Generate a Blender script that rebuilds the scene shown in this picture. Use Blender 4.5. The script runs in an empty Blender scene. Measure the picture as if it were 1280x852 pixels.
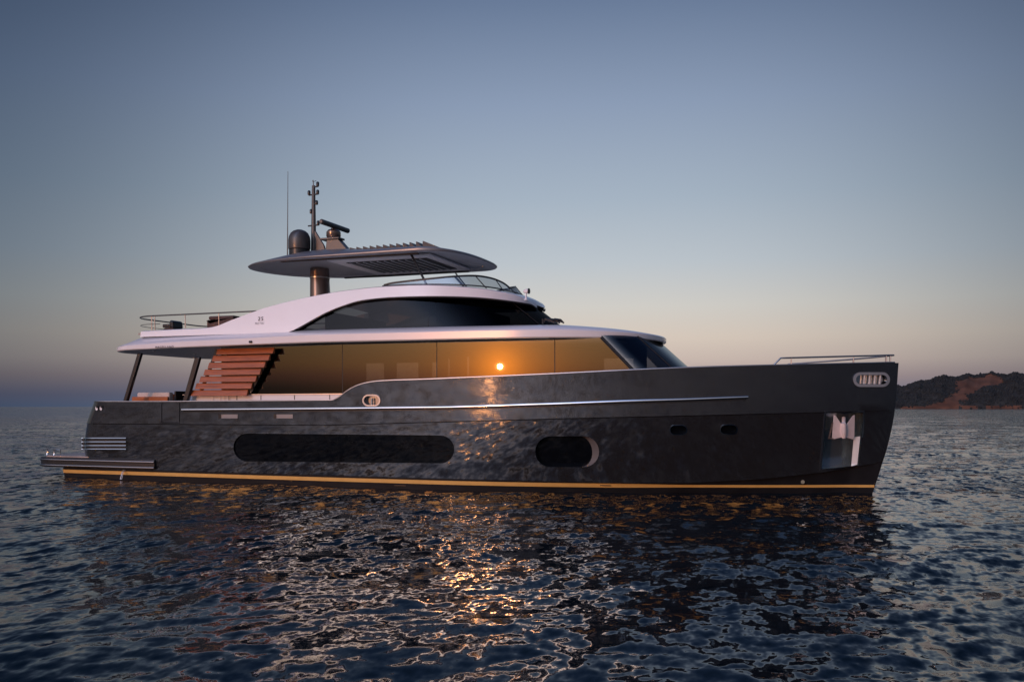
import bpy, bmesh, math, random
import numpy as np
from mathutils import Vector

random.seed(7)
rng = np.random.default_rng(11)
S = bpy.context.scene
COL = S.collection

# ------------------------------------------------------------------ camera
F = 1174.0                                   # focal length in photo pixels (1280 wide)
TH = math.radians(19.5)                      # the yacht lies turned by this to the camera
CAM = (22.8, -26.6, 2.3)
RX = (math.cos(TH), math.sin(TH))            # camera right, camera forward on the water plane
FW = (-math.sin(TH), math.cos(TH))
cam = bpy.data.cameras.new('camera')
cam.sensor_width = 36.0
cam.lens = F / 1280 * 36
cam.shift_y = 82 / 1280
cam.clip_start = 0.1
cam.clip_end = 30000
co = bpy.data.objects.new('camera', cam)
COL.objects.link(co)
co.location = CAM
co.rotation_euler = (math.pi / 2, 0, TH)
S.camera = co

# ------------------------------------------------------------------ dusk sky and low sun
def lin(r, g, b):
    f = lambda c: (c / 255 / 12.92) if c <= 10 else ((c / 255 + .055) / 1.055) ** 2.4
    return (f(r), f(g), f(b), 1)

SUN = Vector((-.346, -.939, .0426)).normalized()   # towards the setting sun, behind the camera
SUN_EL = math.asin(SUN.z)
world = bpy.data.worlds.new('World')
S.world = world
world.use_nodes = True
N = world.node_tree.nodes
L = world.node_tree.links
N.clear()

def wmath(op, a, b=None, clamp=False):
    n = N.new('ShaderNodeMath'); n.operation = op; n.use_clamp = clamp
    for i, v in enumerate((a, b)):
        if v is None: continue
        if isinstance(v, (int, float)): n.inputs[i].default_value = v
        else: L.new(v, n.inputs[i])
    return n.outputs[0]

def wdot(vec, d):
    n = N.new('ShaderNodeVectorMath'); n.operation = 'DOT_PRODUCT'
    L.new(vec, n.inputs[0]); n.inputs[1].default_value = d
    return n.outputs['Value']

def wramp(fac, stops):
    n = N.new('ShaderNodeValToRGB')
    e = n.color_ramp.elements
    while len(e) > 1: e.remove(e[0])
    e[0].position = stops[0][0]; e[0].color = stops[0][1]
    for p, c in stops[1:]:
        k = e.new(p); k.color = c
    L.new(fac, n.inputs[0])
    return n.outputs[0]

def wmix(fac, a, b, mode='MIX'):
    n = N.new('ShaderNodeMix'); n.data_type = 'RGBA'; n.blend_type = mode
    if isinstance(fac, (int, float)): n.inputs['Factor'].default_value = fac
    else: L.new(fac, n.inputs['Factor'])
    for k, v in ((6, a), (7, b)):
        if isinstance(v, tuple): n.inputs[k].default_value = v
        else: L.new(v, n.inputs[k])
    return n.outputs[2]

tc = N.new('ShaderNodeTexCoord')
vdir = tc.outputs['Generated']
sep = N.new('ShaderNodeSeparateXYZ'); L.new(vdir, sep.inputs[0])
zc_ = wmath('MAXIMUM', sep.outputs[2], 0.0)
# horizontal direction
hl = wmath('SQRT', wmath('ADD', wmath('MULTIPLY', sep.outputs[0], sep.outputs[0]), wmath('MULTIPLY', sep.outputs[1], sep.outputs[1])))
hl = wmath('MAXIMUM', hl, 0.001)
def hdot(ax, ay):
    return wmath('DIVIDE', wdot(vdir, (ax, ay, 0)), hl)

sh = Vector((SUN.x, SUN.y)).normalized()
away = wramp(zc_, [(0.0, lin(112, 124, 150)), (.013, lin(126, 124, 143)), (.03, lin(166, 149, 150)), (.048, lin(197, 180, 171)),
                   (.072, lin(211, 197, 184)), (.105, lin(205, 202, 196)), (.15, lin(185, 193, 200)), (.215, lin(163, 177, 192)),
                   (.305, lin(138, 154, 179)), (.397, lin(103, 121, 150)), (.6, lin(78, 102, 146)), (1.0, lin(66, 90, 138))])
toward = wramp(zc_, [(0.0, lin(30, 29, 33)), (.012, lin(28, 28, 31)), (.020, lin(36, 34, 36)), (.032, lin(72, 52, 48)), (.045, lin(96, 73, 54)),
                     (.066, lin(104, 86, 64)), (.11, lin(200, 178, 164)), (.2, lin(240, 220, 222)), (.35, lin(214, 210, 226)),
                     (.6, lin(146, 160, 192)), (1.0, lin(80, 104, 150))])
f_sun = wmath('MULTIPLY', wmath('ADD', hdot(sh.x, sh.y), -.15), 1 / .8, True)
f_sun = wmath('POWER', f_sun, 1.4)
hi = N.new('ShaderNodeMapRange'); hi.interpolation_type = 'SMOOTHSTEP'; hi.inputs[1].default_value = .06; hi.inputs[2].default_value = .25
hi.inputs[3].default_value = 1.0; hi.inputs[4].default_value = 3.35; L.new(zc_, hi.inputs[0])
hic = N.new('ShaderNodeCombineColor')
azs = wmath('POWER', 2.718, wmath('MULTIPLY', wmath('SUBTRACT', 1.0, hdot(sh.x, sh.y)), -30.0))
hif = wmath('MULTIPLY', hi.outputs[0], wmath('ADD', wmath('MULTIPLY', azs, 1.5), .40))
for i in range(3): L.new(hif, hic.inputs[i])
toward = wmix(1.0, toward, hic.outputs[0], 'MULTIPLY')
sky = wmix(f_sun, away, toward)
# lens vignette put into the sky colour: dimmer to both sides of the view
ca = math.atan((730 - 640) / F)
cd = (math.cos(ca) * FW[0] + math.sin(ca) * RX[0], math.cos(ca) * FW[1] + math.sin(ca) * RX[1])
az = wmath('SUBTRACT', 1.0, hdot(*cd))                          # 1 - cos
lobe = wmath('POWER', 2.718, wmath('MULTIPLY', wmath('POWER', wmath('MULTIPLY', wmath('MAXIMUM', az, 0.0), 10.0), 1.35), -1.0))
comb = N.new('ShaderNodeCombineColor')
for i, fl in enumerate((.21, .26, .32)):
    ch = wmath('ADD', wmath('MULTIPLY', lobe, 1.03 - fl), fl)
    lob = N.new('ShaderNodeMix'); lob.data_type = 'FLOAT'
    L.new(f_sun, lob.inputs[0]); L.new(ch, lob.inputs[2]); lob.inputs[3].default_value = 1.0
    L.new(lob.outputs[0], comb.inputs[i])
sky = wmix(1.0, sky, comb.outputs[0], 'MULTIPLY')
# glow of the low sun in the haze
ca2 = wmath('SUBTRACT', 1.0, wdot(vdir, tuple(SUN)))
def glow(k, col):
    g = wmath('POWER', 2.718, wmath('MULTIPLY', ca2, -k))
    return wmix(1.0, tuple(col), g, 'MULTIPLY')
sky = wmix(1.0, sky, glow(130., (.18, .056, .005, 1)), 'ADD')
sky = wmix(1.0, sky, glow(4500., (.9, .25, .006, 1)), 'ADD')
sky = wmix(1.0, sky, glow(800., (.58, .165, .006, 1)), 'ADD')
nis = N.new('ShaderNodeTexSky'); nis.sky_type = 'NISHITA'; nis.sun_disc = False
nis.sun_elevation = SUN_EL; nis.sun_rotation = math.atan2(SUN.x, SUN.y)
nsc = wmix(1.0, nis.outputs[0], (.0003, .0003, .0003, 1), 'MULTIPLY')
sky = wmix(1.0, sky, nsc, 'ADD')
bg = N.new('ShaderNodeBackground'); L.new(sky, bg.inputs[0]); bg.inputs[1].default_value = 1.0
wo = N.new('ShaderNodeOutputWorld'); L.new(bg.outputs[0], wo.inputs[0])

sl = bpy.data.lights.new('sun', 'SUN')
sl.energy = 0.8
sl.angle = math.radians(.24)
sl.color = (1.0, .38, .13)
so = bpy.data.objects.new('sun', sl); COL.objects.link(so)
so.rotation_euler = SUN.to_track_quat('Z', 'Y').to_euler()
so.location = (0, -40, 30)

S.view_settings.view_transform = 'Standard'
S.view_settings.look = 'None'
S.view_settings.exposure = 0
S.view_settings.gamma = 1
try:
    S.cycles.use_denoising = True
    S.cycles.max_bounces = 8
    S.cycles.sample_clamp_indirect = 12
    S.cycles.caustics_reflective = True
    S.cycles.blur_glossy = 0.0
except Exception:
    pass

# ------------------------------------------------------------------ projection helpers (photo pixel + known distance -> place on the boat)
def P(px, py, Y):
    r = (px - 640) / F; u = (508 - py) / F
    dx = r * RX[0] + FW[0]; dy = r * RX[1] + FW[1]; t = (Y - CAM[1]) / dy
    return CAM[0] + t * dx, CAM[2] + t * u

def PV(px, py, Y):
    x, z = P(px, py, Y)
    return Vector((x, Y, z))

def interp(x, tab):
    xs = [a for a, _ in tab]; ys = [b for _, b in tab]
    return float(np.interp(x, xs, ys))

def smooth(t):
    t = max(0., min(1., t)); return t * t * (3 - 2 * t)

def spline(pts, n):
    """Catmull-Rom through points of any dimension"""
    pts = [Vector(p) for p in pts]
    q = [pts[0] * 2 - pts[1]] + pts + [pts[-1] * 2 - pts[-2]]
    out = []
    for i in range(1, len(q) - 2):
        for k in range(n):
            t = k / n
            a, b, c, d = q[i - 1], q[i], q[i + 1], q[i + 2]
            out.append(.5 * ((2 * b) + (c - a) * t + (2 * a - 5 * b + 4 * c - d) * t * t + (-a + 3 * b - 3 * c + d) * t ** 3))
    out.append(pts[-1])
    return out

# ------------------------------------------------------------------ materials
def mat(name, col, rough=.5, metal=0., coat=0., spec=.5, vary=0., scale=4., bump=0., bscale=30., stretch=(1, 1, 1), emit=None, vrough=0.):
    m = bpy.data.materials.new(name); m.use_nodes = True
    n = m.node_tree.nodes; l = m.node_tree.links
    b = n['Principled BSDF']
    b.inputs['Base Color'].default_value = (*col, 1)
    b.inputs['Roughness'].default_value = rough
    b.inputs['Metallic'].default_value = metal
    b.inputs['Coat Weight'].default_value = coat
    b.inputs['Coat Roughness'].default_value = .03
    b.inputs['Specular IOR Level'].default_value = spec
    tc = n.new('ShaderNodeTexCoord'); mp = n.new('ShaderNodeMapping'); mp.inputs['Scale'].default_value = stretch
    l.new(tc.outputs['Object'], mp.inputs[0])
    if vary or vrough:
        t = n.new('ShaderNodeTexNoise'); t.inputs['Scale'].default_value = scale; t.inputs['Detail'].default_value = 6
        l.new(mp.outputs[0], t.inputs['Vector'])
    if vary:
        r = n.new('ShaderNodeValToRGB')
        r.color_ramp.elements[0].position = .3; r.color_ramp.elements[1].position = .7
        r.color_ramp.elements[0].color = (*[c * (1 - vary) for c in col], 1)
        r.color_ramp.elements[1].color = (*[min(1, c * (1 + vary)) for c in col], 1)
        l.new(t.outputs['Fac'], r.inputs[0]); l.new(r.outputs[0], b.inputs['Base Color'])
    if vrough:
        q = n.new('ShaderNodeMapRange'); q.inputs[3].default_value = max(0, rough - vrough); q.inputs[4].default_value = rough + vrough
        l.new(t.outputs['Fac'], q.inputs[0]); l.new(q.outputs[0], b.inputs['Roughness'])
    if bump:
        t2 = n.new('ShaderNodeTexNoise'); t2.inputs['Scale'].default_value = bscale; t2.inputs['Detail'].default_value = 3
        l.new(mp.outputs[0], t2.inputs['Vector'])
        bp = n.new('ShaderNodeBump'); bp.inputs['Strength'].default_value = bump; bp.inputs['Distance'].default_value = .01
        l.new(t2.outputs['Fac'], bp.inputs['Height']); l.new(bp.outputs[0], b.inputs['Normal'])
    if emit:
        b.inputs['Emission Color'].default_value = (*emit[0], 1); b.inputs['Emission Strength'].default_value = emit[1]
    return m

M = {}
M['hull'] = mat('dark grey metallic paint', (.106, .111, .120), .055, .84, .25, .5)
M['hull'].node_tree.nodes['Principled BSDF'].inputs['Coat Roughness'].default_value = .085
M['bottom'] = mat('black antifouling', (.010, .010, .012), .5, 0, 0, .25, vary=.3, scale=2)
M['gold'] = mat('gold boot stripe paint', (.74, .44, .13), .36, .15, vary=.06)
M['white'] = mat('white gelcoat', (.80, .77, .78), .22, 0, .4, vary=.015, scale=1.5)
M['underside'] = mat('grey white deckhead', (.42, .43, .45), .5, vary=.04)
M['chrome'] = mat('polished stainless', (.72, .71, .70), .09, 1.0)
M['steel_satin'] = mat('brushed stainless', (.62, .58, .56), .3, 1.0)
M['strip'] = mat('dull steel strip', (.30, .30, .31), .3, 1.0)
M['fitting'] = mat('bright deck fitting steel', (.55, .55, .56), .3, .6)
M['black'] = mat('black satin paint', (.015, .015, .017), .3)
M['dark_void'] = mat('dark opening', (.006, .006, .007), .6)
M['rubber'] = mat('black rubber seal', (.012, .010, .010), .6)
M['hardtop'] = mat('grey metallic hardtop paint', (.20, .195, .205), .32, .35, .2, vary=.04)
M['hardtop_under'] = mat('grey hardtop lining', (.46, .465, .485), .5, vary=.06)
M['panel_light'] = mat('pale lining panel', (.80, .78, .79), .5, vary=.03)
M['blade'] = mat('dark slate louvre paint', (.02, .024, .03), .5)
M['mast'] = mat('dark grey mast paint', (.075, .072, .072), .35, .3, vary=.08)
M['bronze'] = mat('bronze metallic column paint', (.22, .17, .15), .22, .7, vary=.03)
M['teak'] = mat('varnished wood', (.35, .090, .022), .42, 0, .15, vary=.28, scale=3, stretch=(.7, 6, 9), bump=.06, bscale=20)
M['teak_deck'] = mat('weathered teak deck', (.33, .27, .24), .6, vary=.2, scale=3, stretch=(.6, 14, 1))
M['cushion'] = mat('pale cushion fabric', (.62, .52, .48), .85, vary=.06, scale=20, bump=.2, bscale=180)
M['cushion_dark'] = mat('brown upholstery', (.09, .05, .042), .8, vary=.15, scale=12, bump=.2, bscale=160)
M['interior'] = mat('dark cabin lining', (.035, .028, .024), .6, vary=.2, scale=2)
M['interior_wood'] = mat('walnut cabin joinery', (.10, .055, .03), .45, vary=.25, scale=3, stretch=(1, 1, 8))
M['lamp_white'] = mat('white lamp glass', (.85, .85, .86), .2)
M['lamp_grey'] = mat('frosted lamp cover', (.26, .25, .25), .35)
M['letter'] = mat('grey lettering', (.10, .085, .09), .4)
M['anchor'] = mat('satin anchor steel', (.80, .70, .69), .45, .25, vary=.05, scale=9)

def glass(name, tint, refl, fac, rough=.03, gain=.5):
    m = bpy.data.materials.new(name); m.use_nodes = True
    n = m.node_tree.nodes; l = m.node_tree.links
    n.clear()
    o = n.new('ShaderNodeOutputMaterial'); mx = n.new('ShaderNodeMixShader')
    t = n.new('ShaderNodeBsdfTransparent'); t.inputs[0].default_value = (*tint, 1)
    g = n.new('ShaderNodeBsdfGlossy'); g.inputs['Color'].default_value = (*refl, 1); g.inputs['Roughness'].default_value = rough
    lw = n.new('ShaderNodeLayerWeight'); lw.inputs[0].default_value = .25
    mr = n.new('ShaderNodeMapRange'); mr.inputs[3].default_value = fac; mr.inputs[4].default_value = min(1, fac + gain)
    l.new(lw.outputs['Fresnel'], mr.inputs[0])
    l.new(mr.outputs[0], mx.inputs[0]); l.new(t.outputs[0], mx.inputs[1]); l.new(g.outputs[0], mx.inputs[2])
    l.new(mx.outputs[0], o.inputs[0])
    return m
M['glass'] = glass('bronze mirrored saloon glass', (.60, .54, .47), (.92, .85, .74), .44, .004)
M['glass_port'] = glass('tinted port glass', (.85, .82, .78), (.8, .8, .8), .04)
M['glass_wind'] = glass('dark windscreen glass', (.10, .11, .13), (.8, .85, .9), .10, .01)
M['glass_clear'] = glass('smoked wind deflector', (.50, .54, .58), (.85, .87, .9), .10, .02)
M['glass_upper'] = glass('dark upper saloon glass', (.07, .075, .085), (.75, .78, .82), .012, .01, .09)
M['hull_glass'] = mat('black hull window glass', (.003, .004, .006), .06, 0, 0, .12)

# ------------------------------------------------------------------ mesh helpers
class MB:
    def __init__(s):
        s.v = []; s.f = []; s.m = []
    def add(s, vs, fs, mi=0):
        k = len(s.v); s.v += [tuple(v) for v in vs]
        s.f += [tuple(i + k for i in f) for f in fs]; s.m += [mi] * len(fs)
        return s
    def grid(s, rows, closed=False, mi=0, flip=False):
        n = len(rows[0]); k = len(s.v)
        for r in rows: s.v += [tuple(p) for p in r]
        for i in range(len(rows) - 1):
            for j in range(n if closed else n - 1):
                a = k + i * n + j; b = k + i * n + (j + 1) % n; c = b + n; d = a + n
                s.f.append((a, d, c, b) if flip else (a, b, c, d)); s.m.append(mi)
        return s
    def ngon(s, pts, mi=0):
        return s.add(pts, [tuple(range(len(pts)))], mi)
    def fan(s, pts, mi=0):
        c = sum((Vector(p) for p in pts), Vector()) / len(pts)
        n = len(pts)
        return s.add(list(pts) + [c], [(i, (i + 1) % n, n) for i in range(n)], mi)
    def box(s, x0, x1, y0, y1, z0, z1, mi=0):
        vs = [(x, y, z) for z in (z0, z1) for y in (y0, y1) for x in (x0, x1)]
        return s.add(vs, [(0, 2, 3, 1), (4, 5, 7, 6), (0, 1, 5, 4), (2, 6, 7, 3), (0, 4, 6, 2), (1, 3, 7, 5)], mi)
    def prism(s, poly, y0, y1, mi=0):
        """polygon of (x, z) extruded along y"""
        n = len(poly)
        vs = [(x, y0, z) for x, z in poly] + [(x, y1, z) for x, z in poly]
        fs = [tuple(range(n)), tuple(range(2 * n - 1, n - 1, -1))] + [(i, i + n, (i + 1) % n + n, (i + 1) % n) for i in range(n)]
        return s.add(vs, fs, mi)
    def tube(s, pts, r, n=10, mi=0, closed=False):
        pts = [Vector(p) for p in pts]; m = len(pts)
        rr = r if isinstance(r, (list, tuple)) else [r] * m
        rows = []
        prev = None
        for i in range(m):
            a = pts[(i - 1) % m] if (closed or i > 0) else pts[i]
            b = pts[(i + 1) % m] if (closed or i < m - 1) else pts[i]
            t = (b - a).normalized()
            u = prev if prev is not None else (Vector((0, 0, 1)) if abs(t.z) < .9 else Vector((1, 0, 0)))
            u = (u - t * u.dot(t)).normalized(); w = t.cross(u); prev = u
            rows.append([pts[i] + (u * math.cos(2 * math.pi * k / n) + w * math.sin(2 * math.pi * k / n)) * rr[i] for k in range(n)])
        if closed: rows.append(rows[0])
        s.grid(rows, True, mi)
        if not closed:
            s.ngon(rows[0], mi); s.ngon(rows[-1], mi)
        return s
    def lathe(s, c, prof, n=24, mi=0, axis=2):
        rows = []
        for r, h in prof:
            row = []
            for k in range(n):
                a = 2 * math.pi * k / n
                q = (r * math.cos(a), r * math.sin(a), h)
                row.append((c[0] + q[0], c[1] + q[1], c[2] + q[2]))
            rows.append(row)
        s.grid(rows, True, mi); s.ngon(rows[0], mi); s.ngon(rows[-1], mi)
        return s
    def build(s, name, mats, parent=None, smooth_deg=35, bevel=0., merge=True):
        me = bpy.data.meshes.new(name)
        me.from_pydata(s.v, [], s.f)
        mats = mats if isinstance(mats, (list, tuple)) else [mats]
        for m in mats: me.materials.append(m)
        me.polygons.foreach_set('material_index', s.m)
        bm = bmesh.new(); bm.from_mesh(me)
        if merge: bmesh.ops.remove_doubles(bm, verts=bm.verts, dist=1e-4)
        bmesh.ops.recalc_face_normals(bm, faces=bm.faces)
        bm.to_mesh(me); bm.free()
        if smooth_deg:
            me.polygons.foreach_set('use_smooth', [True] * len(me.polygons))
            me.set_sharp_from_angle(angle=math.radians(smooth_deg))
        o = bpy.data.objects.new(name, me); COL.objects.link(o)
        if parent: o.parent = parent
        if bevel:
            b = o.modifiers.new('bevel', 'BEVEL'); b.width = bevel; b.segments = 2; b.limit_method = 'ANGLE'; b.harden_normals = False
        return o

def thing(name, label, cat, loc=(0, 0, 0), group=None):
    o = bpy.data.objects.new(name, None); COL.objects.link(o)
    o.location = loc; o['label'] = label; o['category'] = cat
    if group: o['group'] = group
    return o

# ================================================================== SETTING: sea, hill, wood
def build_sea():
    # fan of rings around the nadir of the bay's near end: fine near, coarse to the horizon
    c = np.array([CAM[0], CAM[1]])
    rr = np.concatenate([np.linspace(.0, 4.5, 70)[:-1], 4.5 * np.exp(np.linspace(0, math.log(260 / 4.5), 900)),
                         260 * np.exp(np.linspace(0, math.log(14000 / 260), 160))[1:]])
    fwd = math.atan2(FW[1], FW[0])
    fa = np.linspace(-.72, .72, 900)
    ba = np.linspace(.72, 2 * math.pi - .72, 420)[1:-1]
    ang = np.concatenate([fa, ba]) + fwd
    na = len(ang); nr = len(rr)
    A, Rr = np.meshgrid(ang, rr)
    X = c[0] + Rr * np.cos(A); Y = c[1] + Rr * np.sin(A)
    Z = np.zeros_like(X); DX = np.zeros_like(X); DY = np.zeros_like(X)
    dr = np.gradient(rr)[:, None] * np.ones_like(X)
    da = np.abs(np.gradient(np.unwrap(ang)))[None, :] * Rr
    dr = np.maximum(dr, da)
    lost = np.zeros_like(X)
    wind = math.radians(-70)                     # waves run across the picture and a little towards the camera
    n = 150
    lam = np.exp(rng.uniform(0, 1, n) ** 1.9 * math.log(7.0 / .16) + math.log(.16))
    for i in range(n):
        l = lam[i]; k = 2 * math.pi / l
        th = wind + rng.normal(0, .8)
        slope = .021 if l < .5 else .0155 if l < 1.1 else .010 if l < 3 else .008
        a = slope / k
        kx, ky = k * math.cos(th), k * math.sin(th)
        ph = rng.uniform(0, 2 * math.pi)
        fade = np.clip((l / dr - 3.0) / 3.0, 0, 1)
        arg = kx * X + ky * Y + ph
        lost += slope ** 2 * .5 * (1 - fade ** 2)
        # slow gusty modulation so wave groups come and go
        mod = .65 + .5 * np.sin(X * math.cos(i) / (l * 5) + Y * math.sin(i) / (l * 4) + i)
        s = np.sin(arg); q = a * fade * mod
        Z += q * s
        DX -= q * .5 * math.cos(th) * np.cos(arg); DY -= q * .5 * math.sin(th) * np.cos(arg)
    X = X + DX; Y = Y + DY
    vs = np.stack([X.ravel(), Y.ravel(), Z.ravel()], 1)
    ii, jj = np.meshgrid(np.arange(nr - 1), np.arange(na), indexing='ij')
    a = ii * na + jj; b = ii * na + (jj + 1) % na
    q = np.stack([a, b, b + na, a + na], -1).reshape(-1, 4)
    q = q[na:]                                     # innermost ring replaced by one cap below
    me = bpy.data.meshes.new('water')
    me.vertices.add(len(vs)); me.vertices.foreach_set('co', vs.ravel())
    nf = len(q)
    me.loops.add(nf * 4); me.loops.foreach_set('vertex_index', q.ravel().astype(np.int32))
    me.polygons.add(nf); me.polygons.foreach_set('loop_start', np.arange(0, nf * 4, 4, dtype=np.int32))
    me.polygons.foreach_set('use_smooth', np.ones(nf, dtype=bool))
    me.update(calc_edges=True); me.validate()
    at = me.attributes.new('chop', 'FLOAT', 'POINT'); at.data.foreach_set('value', np.sqrt(lost).ravel().astype(np.float32))
    m = bpy.data.materials.new('sea water'); m.use_nodes = True
    n_ = m.node_tree.nodes; l_ = m.node_tree.links; b_ = n_['Principled BSDF']
    b_.inputs['Base Color'].default_value = (.003, .009, .014, 1)
    b_.inputs['Roughness'].default_value = .055
    b_.inputs['IOR'].default_value = 1.333
    b_.inputs['Specular IOR Level'].default_value = .36
    g = n_.new('ShaderNodeNewGeometry')
    mp = n_.new('ShaderNodeMapping'); mp.inputs['Rotation'].default_value = (0, 0, math.radians(62)); mp.inputs['Scale'].default_value = (1, .6, 1)
    l_.new(g.outputs['Position'], mp.inputs[0])
    acc = g.outputs['Normal']
    # ripples too fine for the mesh where its rings lie far apart are carried on by the surface normal
    chop = n_.new('ShaderNodeAttribute'); chop.attribute_name = 'chop'
    gust = n_.new('ShaderNodeTexNoise'); gust.inputs['Scale'].default_value = .16; gust.inputs['Detail'].default_value = 3; l_.new(mp.outputs[0], gust.inputs['Vector'])
    gr = n_.new('ShaderNodeMapRange'); gr.inputs[1].default_value = .35; gr.inputs[2].default_value = .65; gr.inputs[3].default_value = .45; gr.inputs[4].default_value = 1.7; l_.new(gust.outputs['Fac'], gr.inputs[0])
    cm = n_.new('ShaderNodeMath'); cm.operation = 'MULTIPLY'; l_.new(chop.outputs['Fac'], cm.inputs[0]); l_.new(gr.outputs[0], cm.inputs[1])
    for sc, k in ((2.2, 0), (5.5, 0), (6.0, .26), (15., .16)):
        t = n_.new('ShaderNodeTexNoise'); t.inputs['Scale'].default_value = sc; t.inputs['Detail'].default_value = 2; t.inputs['Roughness'].default_value = .55
        l_.new(mp.outputs[0], t.inputs['Vector'])
        su = n_.new('ShaderNodeVectorMath'); su.operation = 'SUBTRACT'; su.inputs[1].default_value = (.5, .5, .5); l_.new(t.outputs['Color'], su.inputs[0])
        mu = n_.new('ShaderNodeVectorMath'); mu.operation = 'MULTIPLY'; mu.inputs[1].default_value = (k, k, 0); l_.new(su.outputs[0], mu.inputs[0])
        if not k:
            mu.inputs[1].default_value = (6.6, 6.6, 0)
            m2 = n_.new('ShaderNodeVectorMath'); m2.operation = 'SCALE'; l_.new(mu.outputs[0], m2.inputs[0]); l_.new(cm.outputs[0], m2.inputs['Scale']); mu = m2
        ad = n_.new('ShaderNodeVectorMath'); ad.operation = 'ADD'; l_.new(acc, ad.inputs[0]); l_.new(mu.outputs[0], ad.inputs[1]); acc = ad.outputs[0]
    nz = n_.new('ShaderNodeVectorMath'); nz.operation = 'NORMALIZE'; l_.new(acc, nz.inputs[0]); l_.new(nz.outputs[0], b_.inputs['Normal'])
    me.materials.append(m)
    o = bpy.data.objects.new('water', me); COL.objects.link(o); o['kind'] = 'structure'
build_sea()

def world_at(px, py, d):
    r = (px - 640) / F; u = (508 - py) / F
    return Vector((CAM[0] + d * (r * RX[0] + FW[0]), CAM[1] + d * (r * RX[1] + FW[1]), CAM[2] + d * u))

def fbm2(x, y, seed=0):
    v = 0; a = 1; f = 1
    for o in range(5):
        v += a * math.sin(x * f * 1.7 + y * f * .9 + seed + o * 2.1) * math.cos(y * f * 1.3 - x * f * .6 + seed * 1.7 + o)
        a *= .5; f *= 2.03
    return v

HD = 950.0        # metres to the headland
def hill_ridge(px):
    return interp(px, [(1040, 506), (1085, 498), (1122, 480.5), (1140, 475), (1158, 470.5), (1175, 467.5), (1195, 466), (1207, 463.5), (1240, 463.5), (1262, 462.5), (1290, 462),
                       (1340, 459), (1420, 463), (1520, 470), (1600, 485), (1680, 507)])
def hill_point(px, v):
    """v 0 at the water, 1 on the ridge, up to 1.6 falling away behind"""
    zr = CAM[2] - 2.0 + HD * 1.05 * (508 - hill_ridge(px)) / F
    d = HD + 110 * v
    if v <= 1: z = zr * (v ** .8) if v > 0 else -1.5
    else: z = zr * (1 - ((v - 1) / .6) ** 2 * .8)
    p = world_at(px, 508, d)
    w = fbm2(px * .09, v * 4, 3.)
    z += w * 1.6 * min(1, v * 3)
    return Vector((p.x, p.y, z))
def scar_amount(px, v):
    """bare slope: a slide that starts wide under the ridge and runs down to the left"""
    c = interp(v, [(0, 1178), (.2, 1194), (.45, 1208), (.7, 1226), (.85, 1232), (1, 1236)])
    w = interp(v, [(0, 22), (.12, 12), (.3, 7), (.5, 15), (.7, 26), (.86, 26), (.92, 5), (1, 0)])
    return w * 1.1 + 5 * fbm2(px * .11, v * 6, 4.) * min(1, w / 8) - abs(px - c)
def build_hill():
    vs = [-.02] + [i / 40 for i in range(41)] + [1.1, 1.25, 1.4, 1.6]
    pxs = list(np.linspace(1040, 1680, 300))
    mb = MB(); mb.grid([[hill_point(px, v) for px in pxs] for v in vs])
    k = 0
    for a in range(len(vs) - 1):
        for b in range(len(pxs) - 1):
            mb.m[k] = 0 if (scar_amount(pxs[b] + 1, vs[a]) > -1.5 or (vs[a] < .05 and fbm2(pxs[b] * .05, 2., 6.) > -.1)) else 1
            k += 1
    o = mb.build('hill', [M_hill(), mat('dark scrub ground', (.03, .03, .026), .95, vary=.4, scale=.08)], None, 0)
    o.data.polygons.foreach_set('use_smooth', [True] * len(o.data.polygons))
    o['kind'] = 'structure'
def M_hill():
    m = mat('bare hillside earth', (.13, .055, .03), .95, vary=.5, scale=.05)
    return m
build_hill()
def build_wood():
    mb = MB()
    r = random.Random(5)
    base = bmesh.new(); bmesh.ops.create_icosphere(base, subdivisions=1, radius=1)
    bv = [v.co.copy() for v in base.verts]; bf = [tuple(v.index for v in f.verts) for f in base.faces]; base.free()
    cnt = 0
    while cnt < 17000:
        px = r.uniform(1045, 1560); v = r.random() ** .8 * 1.12
        if scar_amount(px + r.gauss(0, 1.5), v) > 0: continue
        if v < .05 and r.random() < .7: continue
        if fbm2(px * .16, v * 7, 9.) > 1.0: continue        # small bare patches
        p = hill_point(px, v)
        s = r.uniform(.45, 1.1) * (1.25 if v > .9 else 1) * (1.5 if r.random() < .08 else 1)
        sq = r.uniform(.8, 1.35)
        for k in range(1):
            a = r.uniform(0, 6.28)
            vs = []
            for q in bv:
                j = 1 + r.uniform(-.2, .2)
                vs.append((p.x + (q.x * math.cos(a) - q.y * math.sin(a)) * s * j, p.y + (q.x * math.sin(a) + q.y * math.cos(a)) * s * j, p.z + s * .25 + q.z * s * sq * j))
            mb.add(vs, bf, 0 if r.random() < .7 else 1)
        cnt += 1
    o = mb.build('woodland', [mat('dark evergreen foliage', (.014, .019, .022), .95, vary=.4, scale=.08), mat('dull scrub foliage', (.022, .025, .024), .95, vary=.4, scale=.08)], None, 180, merge=False)  # blue of distant haze mixed into the foliage colours
    o['kind'] = 'stuff'
build_wood()

# ================================================================== MOTOR YACHT
Yt = thing('motor_yacht', 'large dark grey motor yacht with white upper decks lying at anchor on the sea', 'yacht')

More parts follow.
